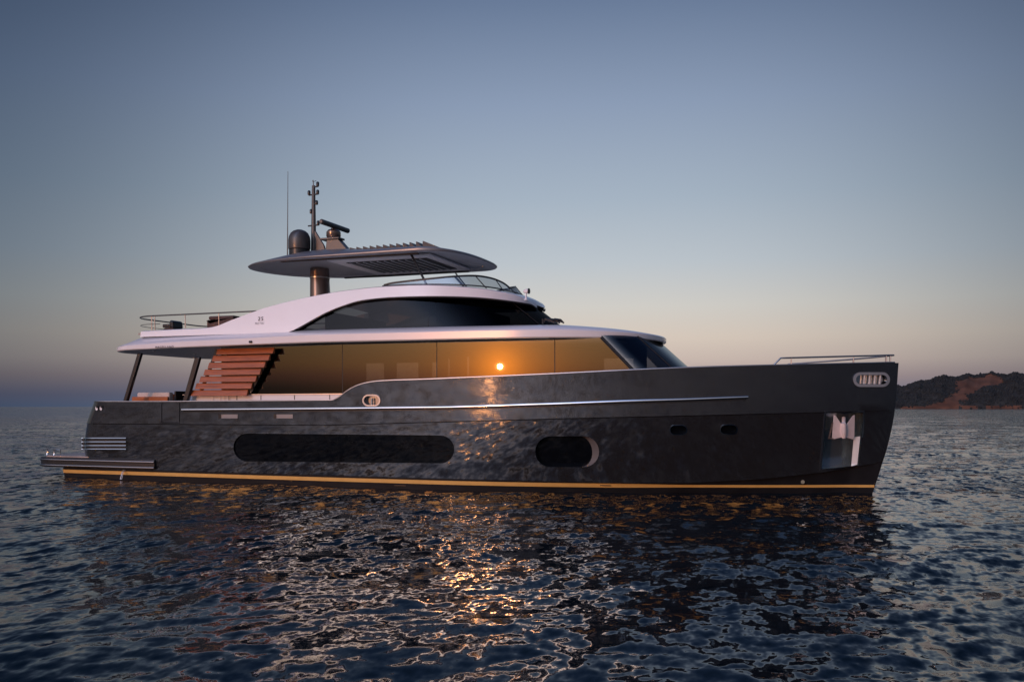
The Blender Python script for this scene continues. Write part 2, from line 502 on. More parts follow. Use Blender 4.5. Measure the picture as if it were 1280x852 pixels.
# ---- hull form
STEM = [(-.7, 23.2), (0, P(1090.5, 617, 0)[0]), (.82, P(1103, 582, 0)[0]), (1.3, P(1110, 561, 0)[0]), (2.2, P(1118.5, 512, 0)[0]), (3.5, P(1123.5, 453, 0)[0])]
_st = spline([(a, b, 0) for a, b in STEM], 8)
STEM = [(p.x, p.y) for p in _st]
def xs_(z): return interp(z, STEM)
ZK = [(-2, 1.76), (8.65, 1.77), (12.6, 1.89), (15.8, 1.99), (19.4, 2.08), (21.7, 2.14), (24.4, 2.22)]
ZC = [(-2, .32), (14, .31), (17.4, .28), (18.9, .29), (20.7, .40), (22.3, .58), (23.7, .84)]
def zk(X): return interp(X, ZK)
def zc(X): return interp(X, ZC)
def x0_(z):
    if z < .325: return -1.35
    return interp(z, [(.3, -.62), (.9, -.60), (1.3, -.53), (1.76, -.38), (2.1, -.2), (2.5, .02)])
def B(X, z):
    k = zk(X); a = max(0., min(1., z / k))
    xs = xs_(z); x0 = x0_(z)
    top = 3.03 + (.03 + .085 * (z - k) if z > k else 0.)
    full = 2.74 + (top - 2.74) * a ** .8
    xm = 11 + 2.5 * a; n = 2.0 + .45 * a; q = 1 - .14 * a
    if X < xm: b = full - .13 * ((xm - X) / (xm + .5)) ** 2
    else:
        s = min(1., (X - xm) / (xs - xm)); b = full * max(0., 1 - s ** n) ** q
    fade = min(1., max(0., (xs - X) / .7))
    if z < zc(X): b -= (.015 + .11 * smooth((X - 14) / 6)) * fade
    r = .75 if z > .325 else .25
    if X < x0 + r:
        d = min(1., (x0 + r - X) / r); b -= r * .95 * (1 - math.sqrt(max(0., 1 - d * d)))
    return max(b, .0)
def hp(px, py, off=0.):
    Y = -2.6
    for i in range(60):
        X, Z = P(px, py, Y)
        Y = .5 * Y + .5 * (-B(X, Z) - off)
    X, Z = P(px, py, Y)
    return Vector((X, Y, Z))
_sh = [(122, 502), (200, 502), (300, 501.2), (405, 500.4), (416, 499.8), (424, 496), (433, 489), (445, 482.5), (460, 478.2), (480, 476), (520, 474.6), (560, 473), (700, 467), (850, 460), (1000, 456), (1080, 454.2), (1110, 453.4)]
SHEER = []
for q in _sh:
    Y = -3.05
    for i in range(60):
        X, Z = P(q[0], q[1], Y); Y = .5 * Y - .5 * B(X, min(Z, 3.45))
    SHEER.append((X, Z))
SHEER = [(-1.5, SHEER[0][1])] + [(p.x, p.y) for p in spline([(a, b, 0) for a, b in SHEER], 4)] + [(24.6, SHEER[-1][1] + .02)]
def zs(X): return interp(X, SHEER)

def stations():
    t = list(np.linspace(0, .06, 12)) + list(np.linspace(.06, .36, 40))[1:] + list(np.linspace(.36, .48, 36))[1:] + list(np.linspace(.48, .9, 60))[1:] + list(1 - .1 * (1 - np.linspace(0, 1, 34)[1:]) ** 1.5)
    return t
def hull_rows(side=-1):
    specs = [('bot', -.7), ('wl', -.05), ('low', .5), ('ce', -1), ('ce', 1)]
    specs += [('cu', f) for f in np.linspace(0, 1, 12)[1:-1]] + [('ke', -1), ('ke', 1)] + [('up', f) for f in np.linspace(0, 1, 7)[1:]]
    rows = []
    for kind, f in specs:
        row = []
        for t in stations():
            z = {'bot': -.7, 'wl': -.05, 'low': .15, 'ce': .3, 'cu': 1.0, 'ke': 1.9, 'up': 2.6}[kind]
            for it in range(12):
                a = x0_(z) if not (kind == 'ce' and f > 0) else -.62
                if kind == 'ce' and f < 0: a = -1.35
                X = a + (xs_(z) - a) * t
                c, k, s = zc(X), zk(X), zs(X)
                z = {'bot': -.7, 'wl': -.05, 'low': c * .5, 'ce': c + .004 * f, 'cu': c + (k - c) * f, 'ke': k + .006 * f, 'up': k + (s - k) * f}[kind]
            zz = z
            if kind == 'ce' and f > 0: zz = max(z, .326)
            b = B(X, zz) * (.6 if kind == 'bot' else 1)
            if t >= .99999: b = 0.
            row.append(Vector((X, side * b, z)))
        rows.append(row)
    return rows
def hull_mesh():
    mb = MB()
    rs = hull_rows(-1); rp = [[Vector((p.x, -p.y, p.z)) for p in r] for r in rs]
    # cap rail and inside of the bulwark, then the deck
    def inner(r, dz):
        out = []
        for p in r:
            w = .14
            y = -max(0., abs(p.y) - w); x = min(p.x, xs_(3.4) - .25); x = max(x, .02 + .22)
            out.append(Vector((x, y, p.z + dz)))
        return out
    i1 = inner(rs[-1], 0.); i2 = [Vector((p.x, p.y, p.z - .75)) for p in i1]
    j1 = [Vector((p.x, -p.y, p.z)) for p in i1]; j2 = [Vector((p.x, -p.y, p.z)) for p in i2]
    loops = [i2, i1] + rs[::-1] + rp + [j1, j2]
    n = len(loops)
    nb = 3  # rows below the chine
    for a, b in zip(loops, loops[1:] + loops[:1]):
        zmid = max(a[5].z, b[5].z)
        mi = 1 if (a is rs[3] or a is rs[2] or a is rs[1] or a is rs[0] or b is rp[1] or b is rp[2] or b is rp[3]) else 0
        if a is rs[4] and b is rs[3]: mi = 1
        if a is rp[3] and b is rp[4]: mi = 1
        if (a is i2 and b is i1) or (a is j1 and b is j2): mi = 2
        if a is j2: mi = 3
        mb.grid([a, b], mi=mi)
    # transom
    mb.add([l[0] for l in loops], [tuple(range(n))], 0)
    return mb
hull_o = hull_mesh().build('hull', [M['hull'], M['bottom'], M['white'], M['teak_deck']], Yt, 28)

# ---- openings cut into the starboard side
def stadium(x0, x1, y0, y1, n=14, r=None):
    """closed outline in photo pixels"""
    ry = (y1 - y0) / 2; rx = r if r else ry; out = []
    cy = (y0 + y1) / 2
    for k in range(n + 1):
        a = -math.pi / 2 + math.pi * k / n; out.append((x1 - rx + rx * math.cos(a), cy + ry * math.sin(a)))
    m = max(2, int((x1 - x0) / 22))
    for k in range(1, m): out.append((x1 - rx + (x0 + rx - x1 + rx) * k / m, y1))
    for k in range(n + 1):
        a = math.pi / 2 + math.pi * k / n; out.append((x0 + rx + rx * math.cos(a), cy + ry * math.sin(a)))
    for k in range(1, m): out.append((x0 + rx + (x1 - rx - x0 - rx) * k / m, y0))
    return out
def skew(pts, ya, yb, x0, x1):
    return [(x, y + ya + (yb - ya) * (x - x0) / (x1 - x0)) for x, y in pts]
def outline3(pts, off=0., bx=0.):
    out = []
    for p in pts:
        q = hp(*p); out.append(Vector((q.x + bx, q.y - off, q.z)))
    return out
def surf_pt(x, z, off=0.):
    return Vector((x, -B(x, z) - off, z))
def resurf(pts, off):
    return [surf_pt(p.x, p.z, off) for p in pts]

LONGWIN = skew(stadium(292, 568, 542, 577), -.7, 2.0, 292, 568)
OVALWIN = stadium(669, 749, 545, 583.5)
PORT1 = stadium(838, 858, 532, 542.5); PORT2 = stadium(901, 921, 531.5, 542)
FAIR1 = stadium(454.5, 475, 494, 506.5); FAIR2 = stadium(1069, 1110, 467.5, 481)
POCKET = [(1032, 515.5), (1079.5, 515), (1077.5, 540), (1073, 581.5), (1050, 584.3), (1026.5, 586.5), (1029.5, 550)]
cuts = [(LONGWIN, .06), (OVALWIN, .17), (PORT1, .1), (PORT2, .1), (FAIR1, .16), (FAIR2, .14), (POCKET, .42)]
BACK = {}
for i, (poly, dep) in enumerate(cuts):
    o3 = outline3(poly)
    n = len(o3)
    front = [Vector((p.x, p.y - .4, p.z)) for p in o3]
    back = [Vector((p.x, p.y + dep, p.z)) for p in o3]
    BACK[i] = back
    c = MB(); c.grid([front, back], True); c.fan(front); c.fan(back)
    co_ = c.build('cutter', M['hull'], None, 0)
    md = hull_o.modifiers.new('cut', 'BOOLEAN'); md.operation = 'DIFFERENCE'; md.object = co_; md.solver = 'EXACT'
    dg = bpy.context.evaluated_depsgraph_get()
    nm = bpy.data.meshes.new_from_object(hull_o.evaluated_get(dg))
    hull_o.modifiers.clear()
    old = hull_o.data; hull_o.data = nm; nm.name = 'hull'; bpy.data.meshes.remove(old)
    bpy.data.objects.remove(co_)
hull_o.data.polygons.foreach_set('use_smooth', [True] * len(hull_o.data.polygons))
hull_o.data.set_sharp_from_angle(angle=math.radians(28))

def pane(i, name, m, parent, depth=.045):
    """sheet that follows the hull inside an opening, its edge hidden behind the skin"""
    o = outline3(cuts[i][0]); g = .02
    x0, x1 = min(p.x for p in o) - g, max(p.x for p in o) + g
    z0, z1 = min(p.z for p in o) - g, max(p.z for p in o) + g
    n = max(6, int((x1 - x0) / .12))
    return MB().grid([[surf_pt(x, z, -depth) for x in np.linspace(x0, x1, n)] for z in np.linspace(z0, z1, 8)]).build(name, m, parent, 60)
def rim(poly, w, name, m, parent, off=.012, inset=0.):
    """thin trim ring lying on the hull around an opening"""
    o = outline3(poly); c = sum(o, Vector()) / len(o)
    n = len(o); rings = []
    def grow(d):
        res = []
        for k in range(n):
            t = (o[(k + 1) % n] - o[k - 1]); nx, nz = t.z, -t.x; ln = math.hypot(nx, nz) or 1
            nx /= ln; nz /= ln
            if (o[k].x - c.x) * nx + (o[k].z - c.z) * nz < 0: nx, nz = -nx, -nz
            res.append((o[k].x + nx * d, o[k].z + nz * d))
        return res
    g0 = grow(-inset); g1 = grow(w)
    rings = [[surf_pt(x, z, -.02) for x, z in g0], [surf_pt(x, z, off) for x, z in g0], [surf_pt(x, z, off) for x, z in g1], [surf_pt(x, z, -.01) for x, z in g1]]
    return MB().grid(rings, True)  .build(name, m, parent, 40)

w1 = pane(0, 'hull_window', M['hull_glass'], hull_o, .035)
rim(LONGWIN, .018, 'window_frame', M['hull'], hull_o, .008)
w2 = pane(1, 'hull_window', M['hull_glass'], hull_o, .15)
# the scooped fashion piece that fills the forward end of the oval window recess
o3 = outline3(OVALWIN)
xm_ = sum(p.x for p in o3) / len(o3)
xr_ = max(p.x for p in o3)
pR = [p for p in sorted(o3, key=lambda p: math.atan2(p.z - sum(q.z for q in o3) / len(o3), p.x - xm_)) if p.x > xr_ - .50]
out_r = [Vector((p.x, p.y - .002, p.z)) for p in pR]
in_r = [Vector((xr_ - .27 - .27 * (1 - math.cos(math.asin(max(-1, min(1, (p.z - (pR[0].z + pR[-1].z) / 2) / (.5 * abs(pR[-1].z - pR[0].z)))))) if True else 0), p.y + .145, p.z)) for p in pR]
MB().grid([[Vector((p.x - .004, p.y + .004, p.z)) for p in out_r], in_r]).build('window_recess', mat('satin grey recess paint', (.24, .225, .225), .3, .5), hull_o, 40)
for i in (2, 3):
    pane(i, 'porthole_glass', M['hull_glass'], hull_o, .08)
rim(PORT1, .022, 'porthole_rim', M['chrome'], hull_o, .01, .0)
rim(PORT2, .022, 'porthole_rim', M['chrome'], hull_o, .01, .0)
pane(4, 'fairlead_back', M['strip'], hull_o, .14)
rim(FAIR1, .024, 'fairlead_rim', M['fitting'], hull_o, .03, .015)
pane(5, 'fairlead_back', M['chrome'], hull_o, .12)
rim(FAIR2, .05, 'fairlead_rim', M['fitting'], hull_o, .03, .02)
f = outline3(FAIR1); cx_ = sum(p.x for p in f) / len(f)
zl_ = min(p.z for p in f); zh_ = max(p.z for p in f)
MB().tube([surf_pt(cx_ - .02, zl_ + .01, -.05), surf_pt(cx_ - .02, zl_ + .2, -.05)], .028).build('fairlead_roller', M['chrome'], hull_o)
f = outline3(FAIR2)
x0f = min(p.x for p in f); x1f = max(p.x for p in f); z0f = min(p.z for p in f); z1f = max(p.z for p in f)
for t in (.26, .42, .58, .74):
    x = x0f + (x1f - x0f) * t
    MB().tube([surf_pt(x, z0f + .03, -.05), surf_pt(x + .02, z1f - .03, -.05)], .035).build('fairlead_roller', M['fitting'], hull_o)

# painted knuckle shadow (black strip), rub rail and boot stripe follow the hull surface
def strip_on_hull(x0, x1, zf0, zf1, off, n=140, both=True, zfun=None, thick=True):
    mb = MB()
    for sd in ((1, -1) if both else (1,)):
        rows = [[], [], [], []]
        for k in range(n + 1):
            x = x0 + (x1 - x0) * k / n
            za, zb = zf0(x), zf1(x)
            for r, (z, o) in enumerate(((za, -.03), (za, off), (zb, off), (zb, -.03))):
                p = surf_pt(x, z, o); rows[r].append(Vector((p.x, p.y * sd, p.z)))
        mb.grid(rows)
    return mb
strip_on_hull(-1.34, xs_(.2) - .02, lambda x: .150 + .018 * smooth((x - 17) / 2), lambda x: .258 - .022 * smooth((x - 17) / 2), .010, 260).build('boot_stripe', M['gold'], hull_o, 40)
RR = [hp(*q) for q in ((228, 512), (400, 510.6), (560, 508.8), (700, 504.5), (780, 501.5), (860, 499), (935, 496))]
RRT = [(p.x, p.z) for p in RR]
mb = MB()
for sd in (1, -1):
    pts = []
    for k in range(121):
        x = RRT[0][0] + (RRT[-1][0] - RRT[0][0]) * k / 120
        p = surf_pt(x, interp(x, RRT), .02); pts.append(Vector((p.x, p.y * sd, p.z)))
    mb.tube(pts, .042, 10)
mb.build('rub_rail', M['chrome'], hull_o, 60)
strip_on_hull(RRT[0][0] + .02, RRT[-1][0] - .05, lambda x: interp(x, RRT) - .075, lambda x: interp(x, RRT) - .03, .012, 120).build('rail_backing', M['black'], hull_o, 40)
strip_on_hull(.3, 24.0, lambda x: zk(x) - .016, lambda x: zk(x) + .004, .002, 160).build('shadow_line', M['black'], hull_o, 40)
# cap rail: bright edge along the bulwark
mb = MB()
for sd in (1, -1):
    pts = []
    for k in range(221):
        x = .15 + (xs_(3.4) - .1 - .15) * k / 220
        z = zs(x); p = surf_pt(x, z, -.015); pts.append(Vector((p.x, p.y * sd, z + .012)))
    mb.tube(pts, .02, 8)
mb.build('cap_rail', M['steel_satin'], hull_o, 60)
# boarding door outline and its handle
def seam(px_pts, w=.012):
    mb = MB()
    pts = []
    for a, b in zip(px_pts[:-1], px_pts[1:]):
        for k in range(8):
            pts.append(hp(a[0] + (b[0] - a[0]) * k / 8, a[1] + (b[1] - a[1]) * k / 8, .002))
    pts.append(hp(*px_pts[-1], .002))
    return mb.tube(pts, w, 4)
d = MB()
rows = []
for py in np.linspace(503, 527.2, 8):
    rows.append([hp(px, py, .012) for px in np.linspace(203, 224, 6)])
d.grid(rows).build('boarding_door', M['hull'], hull_o)
seam([(202.3, 502.6), (202.3, 528), (224.6, 528), (224.6, 502.6)], .014).build('door_seam', M['black'], hull_o)
seam([(201.2, 503.5), (201.2, 522)], .008).build('door_hinge', M['steel_satin'], hull_o)
# slot courtesy lights
for a in (273, 342):
    mb = MB(); mb.grid([[hp(px, py, .016) for px in np.linspace(a, a + 24, 8)] for py in (517.6, 522.6)])
    o = mb.build('courtesy_light', M['lamp_grey'], hull_o)
    MB().grid([[hp(px, py, .02) for px in np.linspace(a, a + 3.5, 4)] for py in (517.4, 522.8)]).build('lamp_bezel', M['black'], hull_o)
for a in (118.2, 123.6):
    pts = [hp(a + 1 + 3.0 * (.5 + .5 * math.cos(t)), 510 + 2.8 * math.sin(t), .03) for t in np.linspace(0, 2 * math.pi, 13)[:-1]]
    MB().fan(pts).build('stern_light', M['lamp_white'], hull_o)
    pts = [hp(a + 3.0 + 1.3 * math.cos(t), 508.4 + 1.6 * math.sin(t), .036) for t in np.linspace(0, 2 * math.pi, 11)[:-1]]
    MB().fan(pts).build('lamp_bezel', M['black'], hull_o)
# engine-room vents: dark recess with four bright bars
VA = [hp(px, 547) for px in (103, 158)]
mb = MB(); mb.grid([[hp(px, py, .010) for px in np.linspace(102.5, 157, 24)] for py in (547.5, 551, 556, 560.5)]); mb.build('vent_recess', M['dark_void'], hull_o)
for py in (547.6, 552.2, 556.9, 561.2):
    mb = MB(); mb.tube([hp(px, py, .02) for px in np.linspace(102.3, 158, 24)], .030, 8); mb.build('vent_bar', M['chrome'], hull_o)
mb = MB(); mb.tube([hp(1003.5, 602, .02), hp(1003.5, 602, .07)], .05, 12); mb.build('thruster_outlet', M['chrome'], hull_o)
for px in (500, 757):
    MB().tube([hp(px - 7, 606.3, .02), hp(px + 7, 606.6, .02)], .012, 6).build('grab_handle', M['black'], hull_o)

# ---- anchor pocket lining and the anchor
back = BACK[6]; o3 = outline3(POCKET)
lin_ = MB()
ins = []
cP = sum(o3, Vector()) / len(o3)
sh_ = lambda p, k: Vector((p.x + (cP.x - p.x) * k, p.y, p.z + (cP.z - p.z) * k))
fr = [sh_(p, .015) for p in o3]; bk = [sh_(p, .015) - Vector((0, .02, 0)) for p in back]
lin_.grid([[Vector((p.x, p.y + .004, p.z)) for p in fr], bk], True); lin_.fan(bk)
pk = lin_.build('anchor_pocket', mat('polished pocket steel', (.40, .45, .46), .22, .9, bump=.8, bscale=4), hull_o, 30)
rim(POCKET, .045, 'pocket_rim', M['steel_satin'], hull_o, .014, .0)
# forward cheek of the pocket, its sky reflection painted as a pale colour
MB().grid([[hp(1067.2, 546, -.10), hp(1075.3, 545, -.01)], [hp(1064, 582, -.10), hp(1071.5, 580.4, -.01)]]).build('pocket_cheek', mat('pocket cheek painted sky sheen', (.80, .81, .80), .35, .2), hull_o, 0)
An = thing('anchor', 'pale steel anchor with two pointed flukes stowed in the bow pocket', 'anchor', tuple(hp(1054, 548, .0)))
base = Vector(An.location)
def ap(px, py, off): return hp(px, py, off) - base
def plate(pts, th, name, m, par):
    a = pts; b = [Vector((p.x, p.y + th, p.z)) for p in pts]; n = len(a)
    return MB().grid([a, b], True).fan(a).fan(b).build(name, m, par, 20, bevel=.006)
plate([ap(1042, 518.5, .02), ap(1044.5, 519, .03), ap(1052.5, 531, .05), ap(1054, 546, .06), ap(1040.5, 549, .02), ap(1040, 546, .02)], .05, 'fluke', M['anchor'], An)
plate([ap(1068.5, 518.5, .02), ap(1066, 519, .03), ap(1057.5, 531, .05), ap(1055.5, 546, .06), ap(1066.5, 549, .02), ap(1068, 545, .02)], .05, 'fluke', M['anchor'], An)
MB().tube([ap(1054.5, 528.5, .08), ap(1054.5, 538, .10), ap(1054.8, 547, .09)], [.06, .075, .05], 10).build('crown_boss', M['anchor'], An)
MB().tube([ap(1054.5, 530, .02), ap(1054.5, 522, -.22)], .05, 8).build('shank', M['anchor'], An)
for a, b in (((1036, 548), (1040.5, 528)), ((1037, 547), (1043, 549))):
    MB().tube([ap(*a, .01), ap(*b, .03)], .022, 6).build('stock_bar', M['bronze'], An)

# ---- swim platform
def plat_outline(ins=0.):
    hw = 2.72 - ins; xa = -2.45 + ins; r = .8
    pts = []
    xf = 2.62 - ins
    pts += [(xf, -2.86 + .02 + ins), (1.5, -2.86 + ins), (0, -2.84 + ins), (xa + r + .2, -2.82 + ins)]
    for k in range(1, 9):
        a = math.pi / 2 * k / 8; pts.append((xa + r * 1.1 - r * 1.1 * math.sin(a), -(2.82 - ins) + r * (1 - math.cos(a))))
    return pts + [(x, -y) for x, y in pts[::-1]]
def slab(outl, z0, z1, bev=.03):
    mb = MB(); lo = [Vector((x, y, z0)) for x, y in outl]; hi = [Vector((x, y, z1)) for x, y in outl]
    mb.grid([lo, hi], True); mb.ngon(lo); mb.ngon(hi)
    return mb
plat = slab(plat_outline(), .345, .66).build('swim_platform', M['black'], Yt, 30, bevel=.02)
po = plat_outline(); mb = MB()
slab(plat_outline(.12), .662, .70).build('platform_deck', M['teak_deck'], plat, 30)
for z in (.40, .58):
    mb = MB(); rows = []
    half = [Vector((x, y - .012, z)) for x, y in po[:12]]
    path = half + [Vector((p.x, -p.y, p.z)) for p in half[::-1]]
    mb.tube(path, .036, 8).build('rub_strip', M['strip'], plat, 60)
for x, y in ((-2.2, -2.3), (-1.75, -2.45)):
    MB().lathe((x, y, .70), [(.05, 0), (.035, .03), (.035, .16), (.05, .2)], 12).build('bollard', M['chrome'], plat)
for x in (-2.2, -.5):
    MB().tube([(x, -2.0, .70), (x, -2.0, .86), (x + .25, -2.0, .86), (x + .25, -2.0, .70)], .018, 8).build('grab_rail', M['chrome'], plat)
MB().prism([(-.55, .70), (-.2, .70), (-.2, .95), (-.45, .95)], -1.9, 1.9).build('transom_step', M['white'], plat, 30, bevel=.02)

# cooling water falling from the side
mb = MB()
for dx, w in ((0., .010), (.05, .006)):
    p = hp(155, 588, .03)
    mb.tube([(p.x + dx, p.y, .30), (p.x + dx + .01, p.y - .10, .22), (p.x + dx + .015, p.y - .17, .02)], [w, w * 1.2, w * 1.6], 7)
m_sp = mat('falling water', (.7, .74, .78), .1)
st = mb.build('water_outflow', m_sp, None, 60); st['kind'] = 'stuff'
mb = MB()

# ---- main deckhouse
HW = 2.36
def Xc(z): return 16.72 + (4.14 - z) * .97
def Xf(z): return 17.74 + (4.19 - z) * 1.10
def house_loop(z, hw, n=40):
    """from the side mullion round the front to the other mullion"""
    pts = []
    for k in range(n + 1):
        a = math.pi * k / n
        c = math.sin(a); s = -math.cos(a)
        xx = Xc(z) + (Xf(z) - Xc(z)) * abs(c) ** (2 / 2.1)
        yy = hw * math.copysign(abs(s) ** (2 / 2.6), s)
        pts.append(Vector((xx, yy, z)))
    return pts
house = MB()
x_ab = P(277, 460, -HW)[0]
# aft bulkhead, floor, ceiling, inner joinery
house.box(x_ab - .03, x_ab + .05, -HW + .03, HW - .03, 2.32, 4.16)
house.box(x_ab + .05, 17.9, -HW + .10, HW - .10, 2.30, 2.34)
house.box(x_ab + .05, 16.5, -HW + .10, HW - .10, 4.13, 4.17)
hs_o = house.build('deckhouse', M['interior'], Yt, 0)
# port side with its openings
def port_px(a, b, top): 
    x0, zt = P(a, top, HW); x1, _ = P(b, top, HW)
    return x0, x1, zt
op = [port_px(343, 365, 449), port_px(458, 480.5, 454), port_px(496, 523.5, 453.5), port_px(540.5, 547, 452.5), port_px(560.5, 562.5, 448), port_px(584, 587, 446), port_px(755, 792, 448)]
op = sorted(op)
mb = MB(); x = x_ab + .05
for a, b, t in op:
    mb.box(x, a, HW - .04, HW, 2.34, 4.16); mb.box(a, b, HW - .04, HW, t, 4.16); x = b
mb.box(x, 17.0, HW - .04, HW, 2.34, 4.16)
mb.build('port_side_panel', M['interior'], hs_o, 0)
for a, b, t in op:
    MB().box(a + .002, b - .002, HW - .025, HW - .015, 2.34, t - .002).build('port_window', M['glass_port'], hs_o, 0)
# furniture silhouettes inside
MB().box(9.5, 12.0, .2, 1.1, 2.34, 2.85).build('saloon_sofa', M['interior_wood'], hs_o, 0, bevel=.05)
MB().box(6.2, 6.9, -.4, 1.9, 2.34, 3.6).build('saloon_cabinet', M['interior_wood'], hs_o, 0, bevel=.03)
MB().box(13.6, 14.0, -.8, 2.0, 2.34, 4.1).build('galley_bulkhead', M['interior_wood'], hs_o, 0)

# starboard glazing: separate panes with thin joints
zt_roof = 4.135; z_sill = 2.42
joints = [P(px, 460, -HW)[0] for px in (277, 428, 546, 693.5)]
for a, b in zip(joints[:-1], joints[1:]):
    MB().box(a + .012, b - .012, -HW, -HW + .012, z_sill, zt_roof).build('side_window', M['glass'], hs_o, 0)
a = joints[-1] + .012
MB().prism([(a, z_sill), (Xc(z_sill) - .05, z_sill), (Xc(zt_roof) - .05, zt_roof), (a, zt_roof)], -HW, -HW + .012).build('side_window', M['glass'], hs_o, 0)
for x in joints[1:]:
    MB().box(x - .011, x + .011, -HW + .003, -HW + .02, z_sill, zt_roof).build('window_joint', M['rubber'], hs_o, 0)
mb = MB()
for sd in (-1,):
    p0 = Vector((Xc(z_sill), sd * (HW - .005), z_sill)); p1 = Vector((Xc(zt_roof), sd * (HW - .005), zt_roof))
    mb.tube([p0, p1], .045, 8)
mb.build('window_pillar', M['black'], hs_o)
rows = [house_loop(z, HW - .01) for z in np.linspace(z_sill, 4.19, 14)]
MB().grid(rows).build('windscreen', M['glass_wind'], hs_o, 60)
for fr_ in (.30, .70):
    k = int(40 * fr_)
    mb = MB(); mb.tube([rows[i][k] + Vector((-.02, 0, 0)) for i in range(14)], .03, 6); mb.build('windscreen_mullion', M['dark_void'], hs_o)
MB().prism([(17.3, 2.34), (18.6, 2.34), (18.5, 3.05), (17.6, 3.3)], -2.0, 2.0).build('dashboard', M['interior'], hs_o, 0)
# dark brow under the roof above the glass
MB().box(x_ab - .1, 15.7, -HW - .05, -HW + .08, 4.125, 4.22).build('window_head', M['rubber'], hs_o, 0)
# white coaming under the aft glass with its thin rail
c0 = P(240, 497, -2.44)[0]
cm = MB().box(c0, 11.5, -2.46, -2.38, 2.2, 2.655).build('side_coaming', M['white'], Yt, 0, bevel=.008)
for px in (286, 296, 326, 368, 412):
    x = P(px, 497, -2.47)[0]
    MB().box(x - .012, x + .012, -2.466, -2.455, 2.3, 2.64).build('coaming_joint', M['rubber'], cm, 0)
MB().tube([(c0 - .3, -2.5, 2.665), (10.2, -2.5, 2.675)], .014, 6).build('coaming_rail', M['steel_satin'], cm)
for px in (266, 275, 280, 287):
    x = P(px, 497, -2.5)[0]
    MB().tube([(x, -2.5, 2.3), (x, -2.5, 2.665)], .010, 6).build('rail_post', M['steel_satin'], cm)

# louvred wooden screens, both sides
top_y, bot_y = 434.5, 490.5
for sd in (-1, 1):
    sc_o = None
    ys = sd * 2.62
    holder = MB()
    # dark frame that carries the slats along the forward raking edge
    a = P(341, 436, -2.60); b = P(312, 492, -2.60); a2 = P(331, 436, -2.60); b2 = P(302, 492, -2.60)
    holder.prism([(b2[0], b2[1]), (b[0], b[1]), (a[0], a[1]), (a2[0], a2[1])], sd * 2.54, sd * 2.50)
    a = P(272, 436, -2.60); b = P(250, 492, -2.60); a2 = P(268, 436, -2.60); b2 = P(246, 492, -2.60)
    post = MB().prism([(b2[0], b2[1]), (b[0], b[1]), (a[0], a[1]), (a2[0], a2[1])], sd * 2.54, sd * 2.50)
    sc_o = holder.build('slat_screen', M['rubber'], Yt, 0)
    post.build('screen_post', M['rubber'], sc_o, 0)
    for k in range(7):
        t = k / 6
        yy0 = 434.8 + (487 - 434.8) * t
        xl = 271 - 31.5 * t; xr = 341.5 - 33 * t
        tilt = -.6
        h = 7.4
        q0 = P(xl, yy0 + .8, -2.66); q1 = P(xr, yy0 + tilt, -2.66); q2 = P(xr, yy0 + h + tilt, -2.66); q3 = P(xl - .8, yy0 + h + .8, -2.66)
        zt1 = (q0[1] + q1[1]) / 2; zb1 = (q2[1] + q3[1]) / 2
        m_ = MB()
        # board of trapezoid section, its face leaning outwards at the foot
        vs = []
        for x in (q3[0], q1[0]):
            vs += [(x, sd * 2.60, zt1), (x, sd * 2.68, zb1), (x, sd * 2.56, zb1), (x, sd * 2.55, zt1)]
        m_.add(vs, [(0, 1, 2, 3), (4, 7, 6, 5), (0, 4, 5, 1), (1, 5, 6, 2), (2, 6, 7, 3), (3, 7, 4, 0)])
        m_.build('slat', M['teak'], sc_o, 0, bevel=.012)

# aft pillars
for sd in (-1, 1):
    for a, b, w in (((174.5, 441), (156.5, 500), 5.0), ((247, 446), (232, 499), 6.5)):
        Yp = -2.72
        pa = [P(a[0] - w / 2, a[1], Yp), P(a[0] + w / 2, a[1], Yp), P(b[0] + w / 2, b[1] + 14, Yp), P(b[0] - w / 2, b[1] + 14, Yp)]
        pa[2] = P(b[0] + w / 2 - 4, b[1] + 14, Yp); pa[3] = P(b[0] - w / 2 - 4, b[1] + 14, Yp)
        MB().prism(pa, sd * 2.74, sd * 2.62).build('roof_pillar', M['black'], Yt, 20, bevel=.03)

# ---- main roof overhang
def roof_loop(ins, n_side=60):
    xa = .52; hw = 2.96; pts = []
    r = 1.35
    pts.append((xa, 0.)); pts.append((xa, -.8))
    for k in range(9):
        a = math.pi / 2 * k / 8
        pts.append((xa + r - r * math.cos(a), -(hw - r) - r * math.sin(a)))
    for x in np.linspace(xa + r, 14.2, 44)[1:-1]: pts.append((x, -hw))
    x1, xf = 14.2, 17.98
    for k in range(31):
        a = math.pi / 2 * k / 30
        pts.append((x1 + (xf - x1) * abs(math.sin(a)) ** (2 / 2.35), -hw * abs(math.cos(a)) ** (2 / 2.1)))
    half = pts
    full = half + [(x, -y) for x, y in half[-2:0:-1]]
    n = len(full); out = []
    for i in range(n):
        t = Vector((full[(i + 1) % n][0] - full[i - 1][0], full[(i + 1) % n][1] - full[i - 1][1])).normalized()
        nx, ny = t.y, -t.x       # outward for this winding
        out.append((full[i][0] - nx * ins, full[i][1] - ny * ins))
    return full, out
zb_tab = [(0, 4.03), (1.2, 4.055), (4, 4.105), (8.5, 4.15), (14, 4.13), (16.5, 4.12), (18.0, 4.13)]
edge_h = [(0, .10), (1.2, .13), (3.0, .17), (8, .22), (13, .22), (16, .20), (17.5, .15), (18, .12)]
def zt_of(q, Y): return P(q[0], q[1], Y)
top_tab = [P(px, py, -2.42) for px, py in ((150, 432), (178, 421), (260, 417.5), (365, 413.5), (460, 410.5), (560, 408), (700, 405.5), (780, 408), (806, 410.5), (824, 416))]
top_tab = [(0.0, 4.3)] + top_tab + [(18.45, top_tab[-1][1] - .05)]
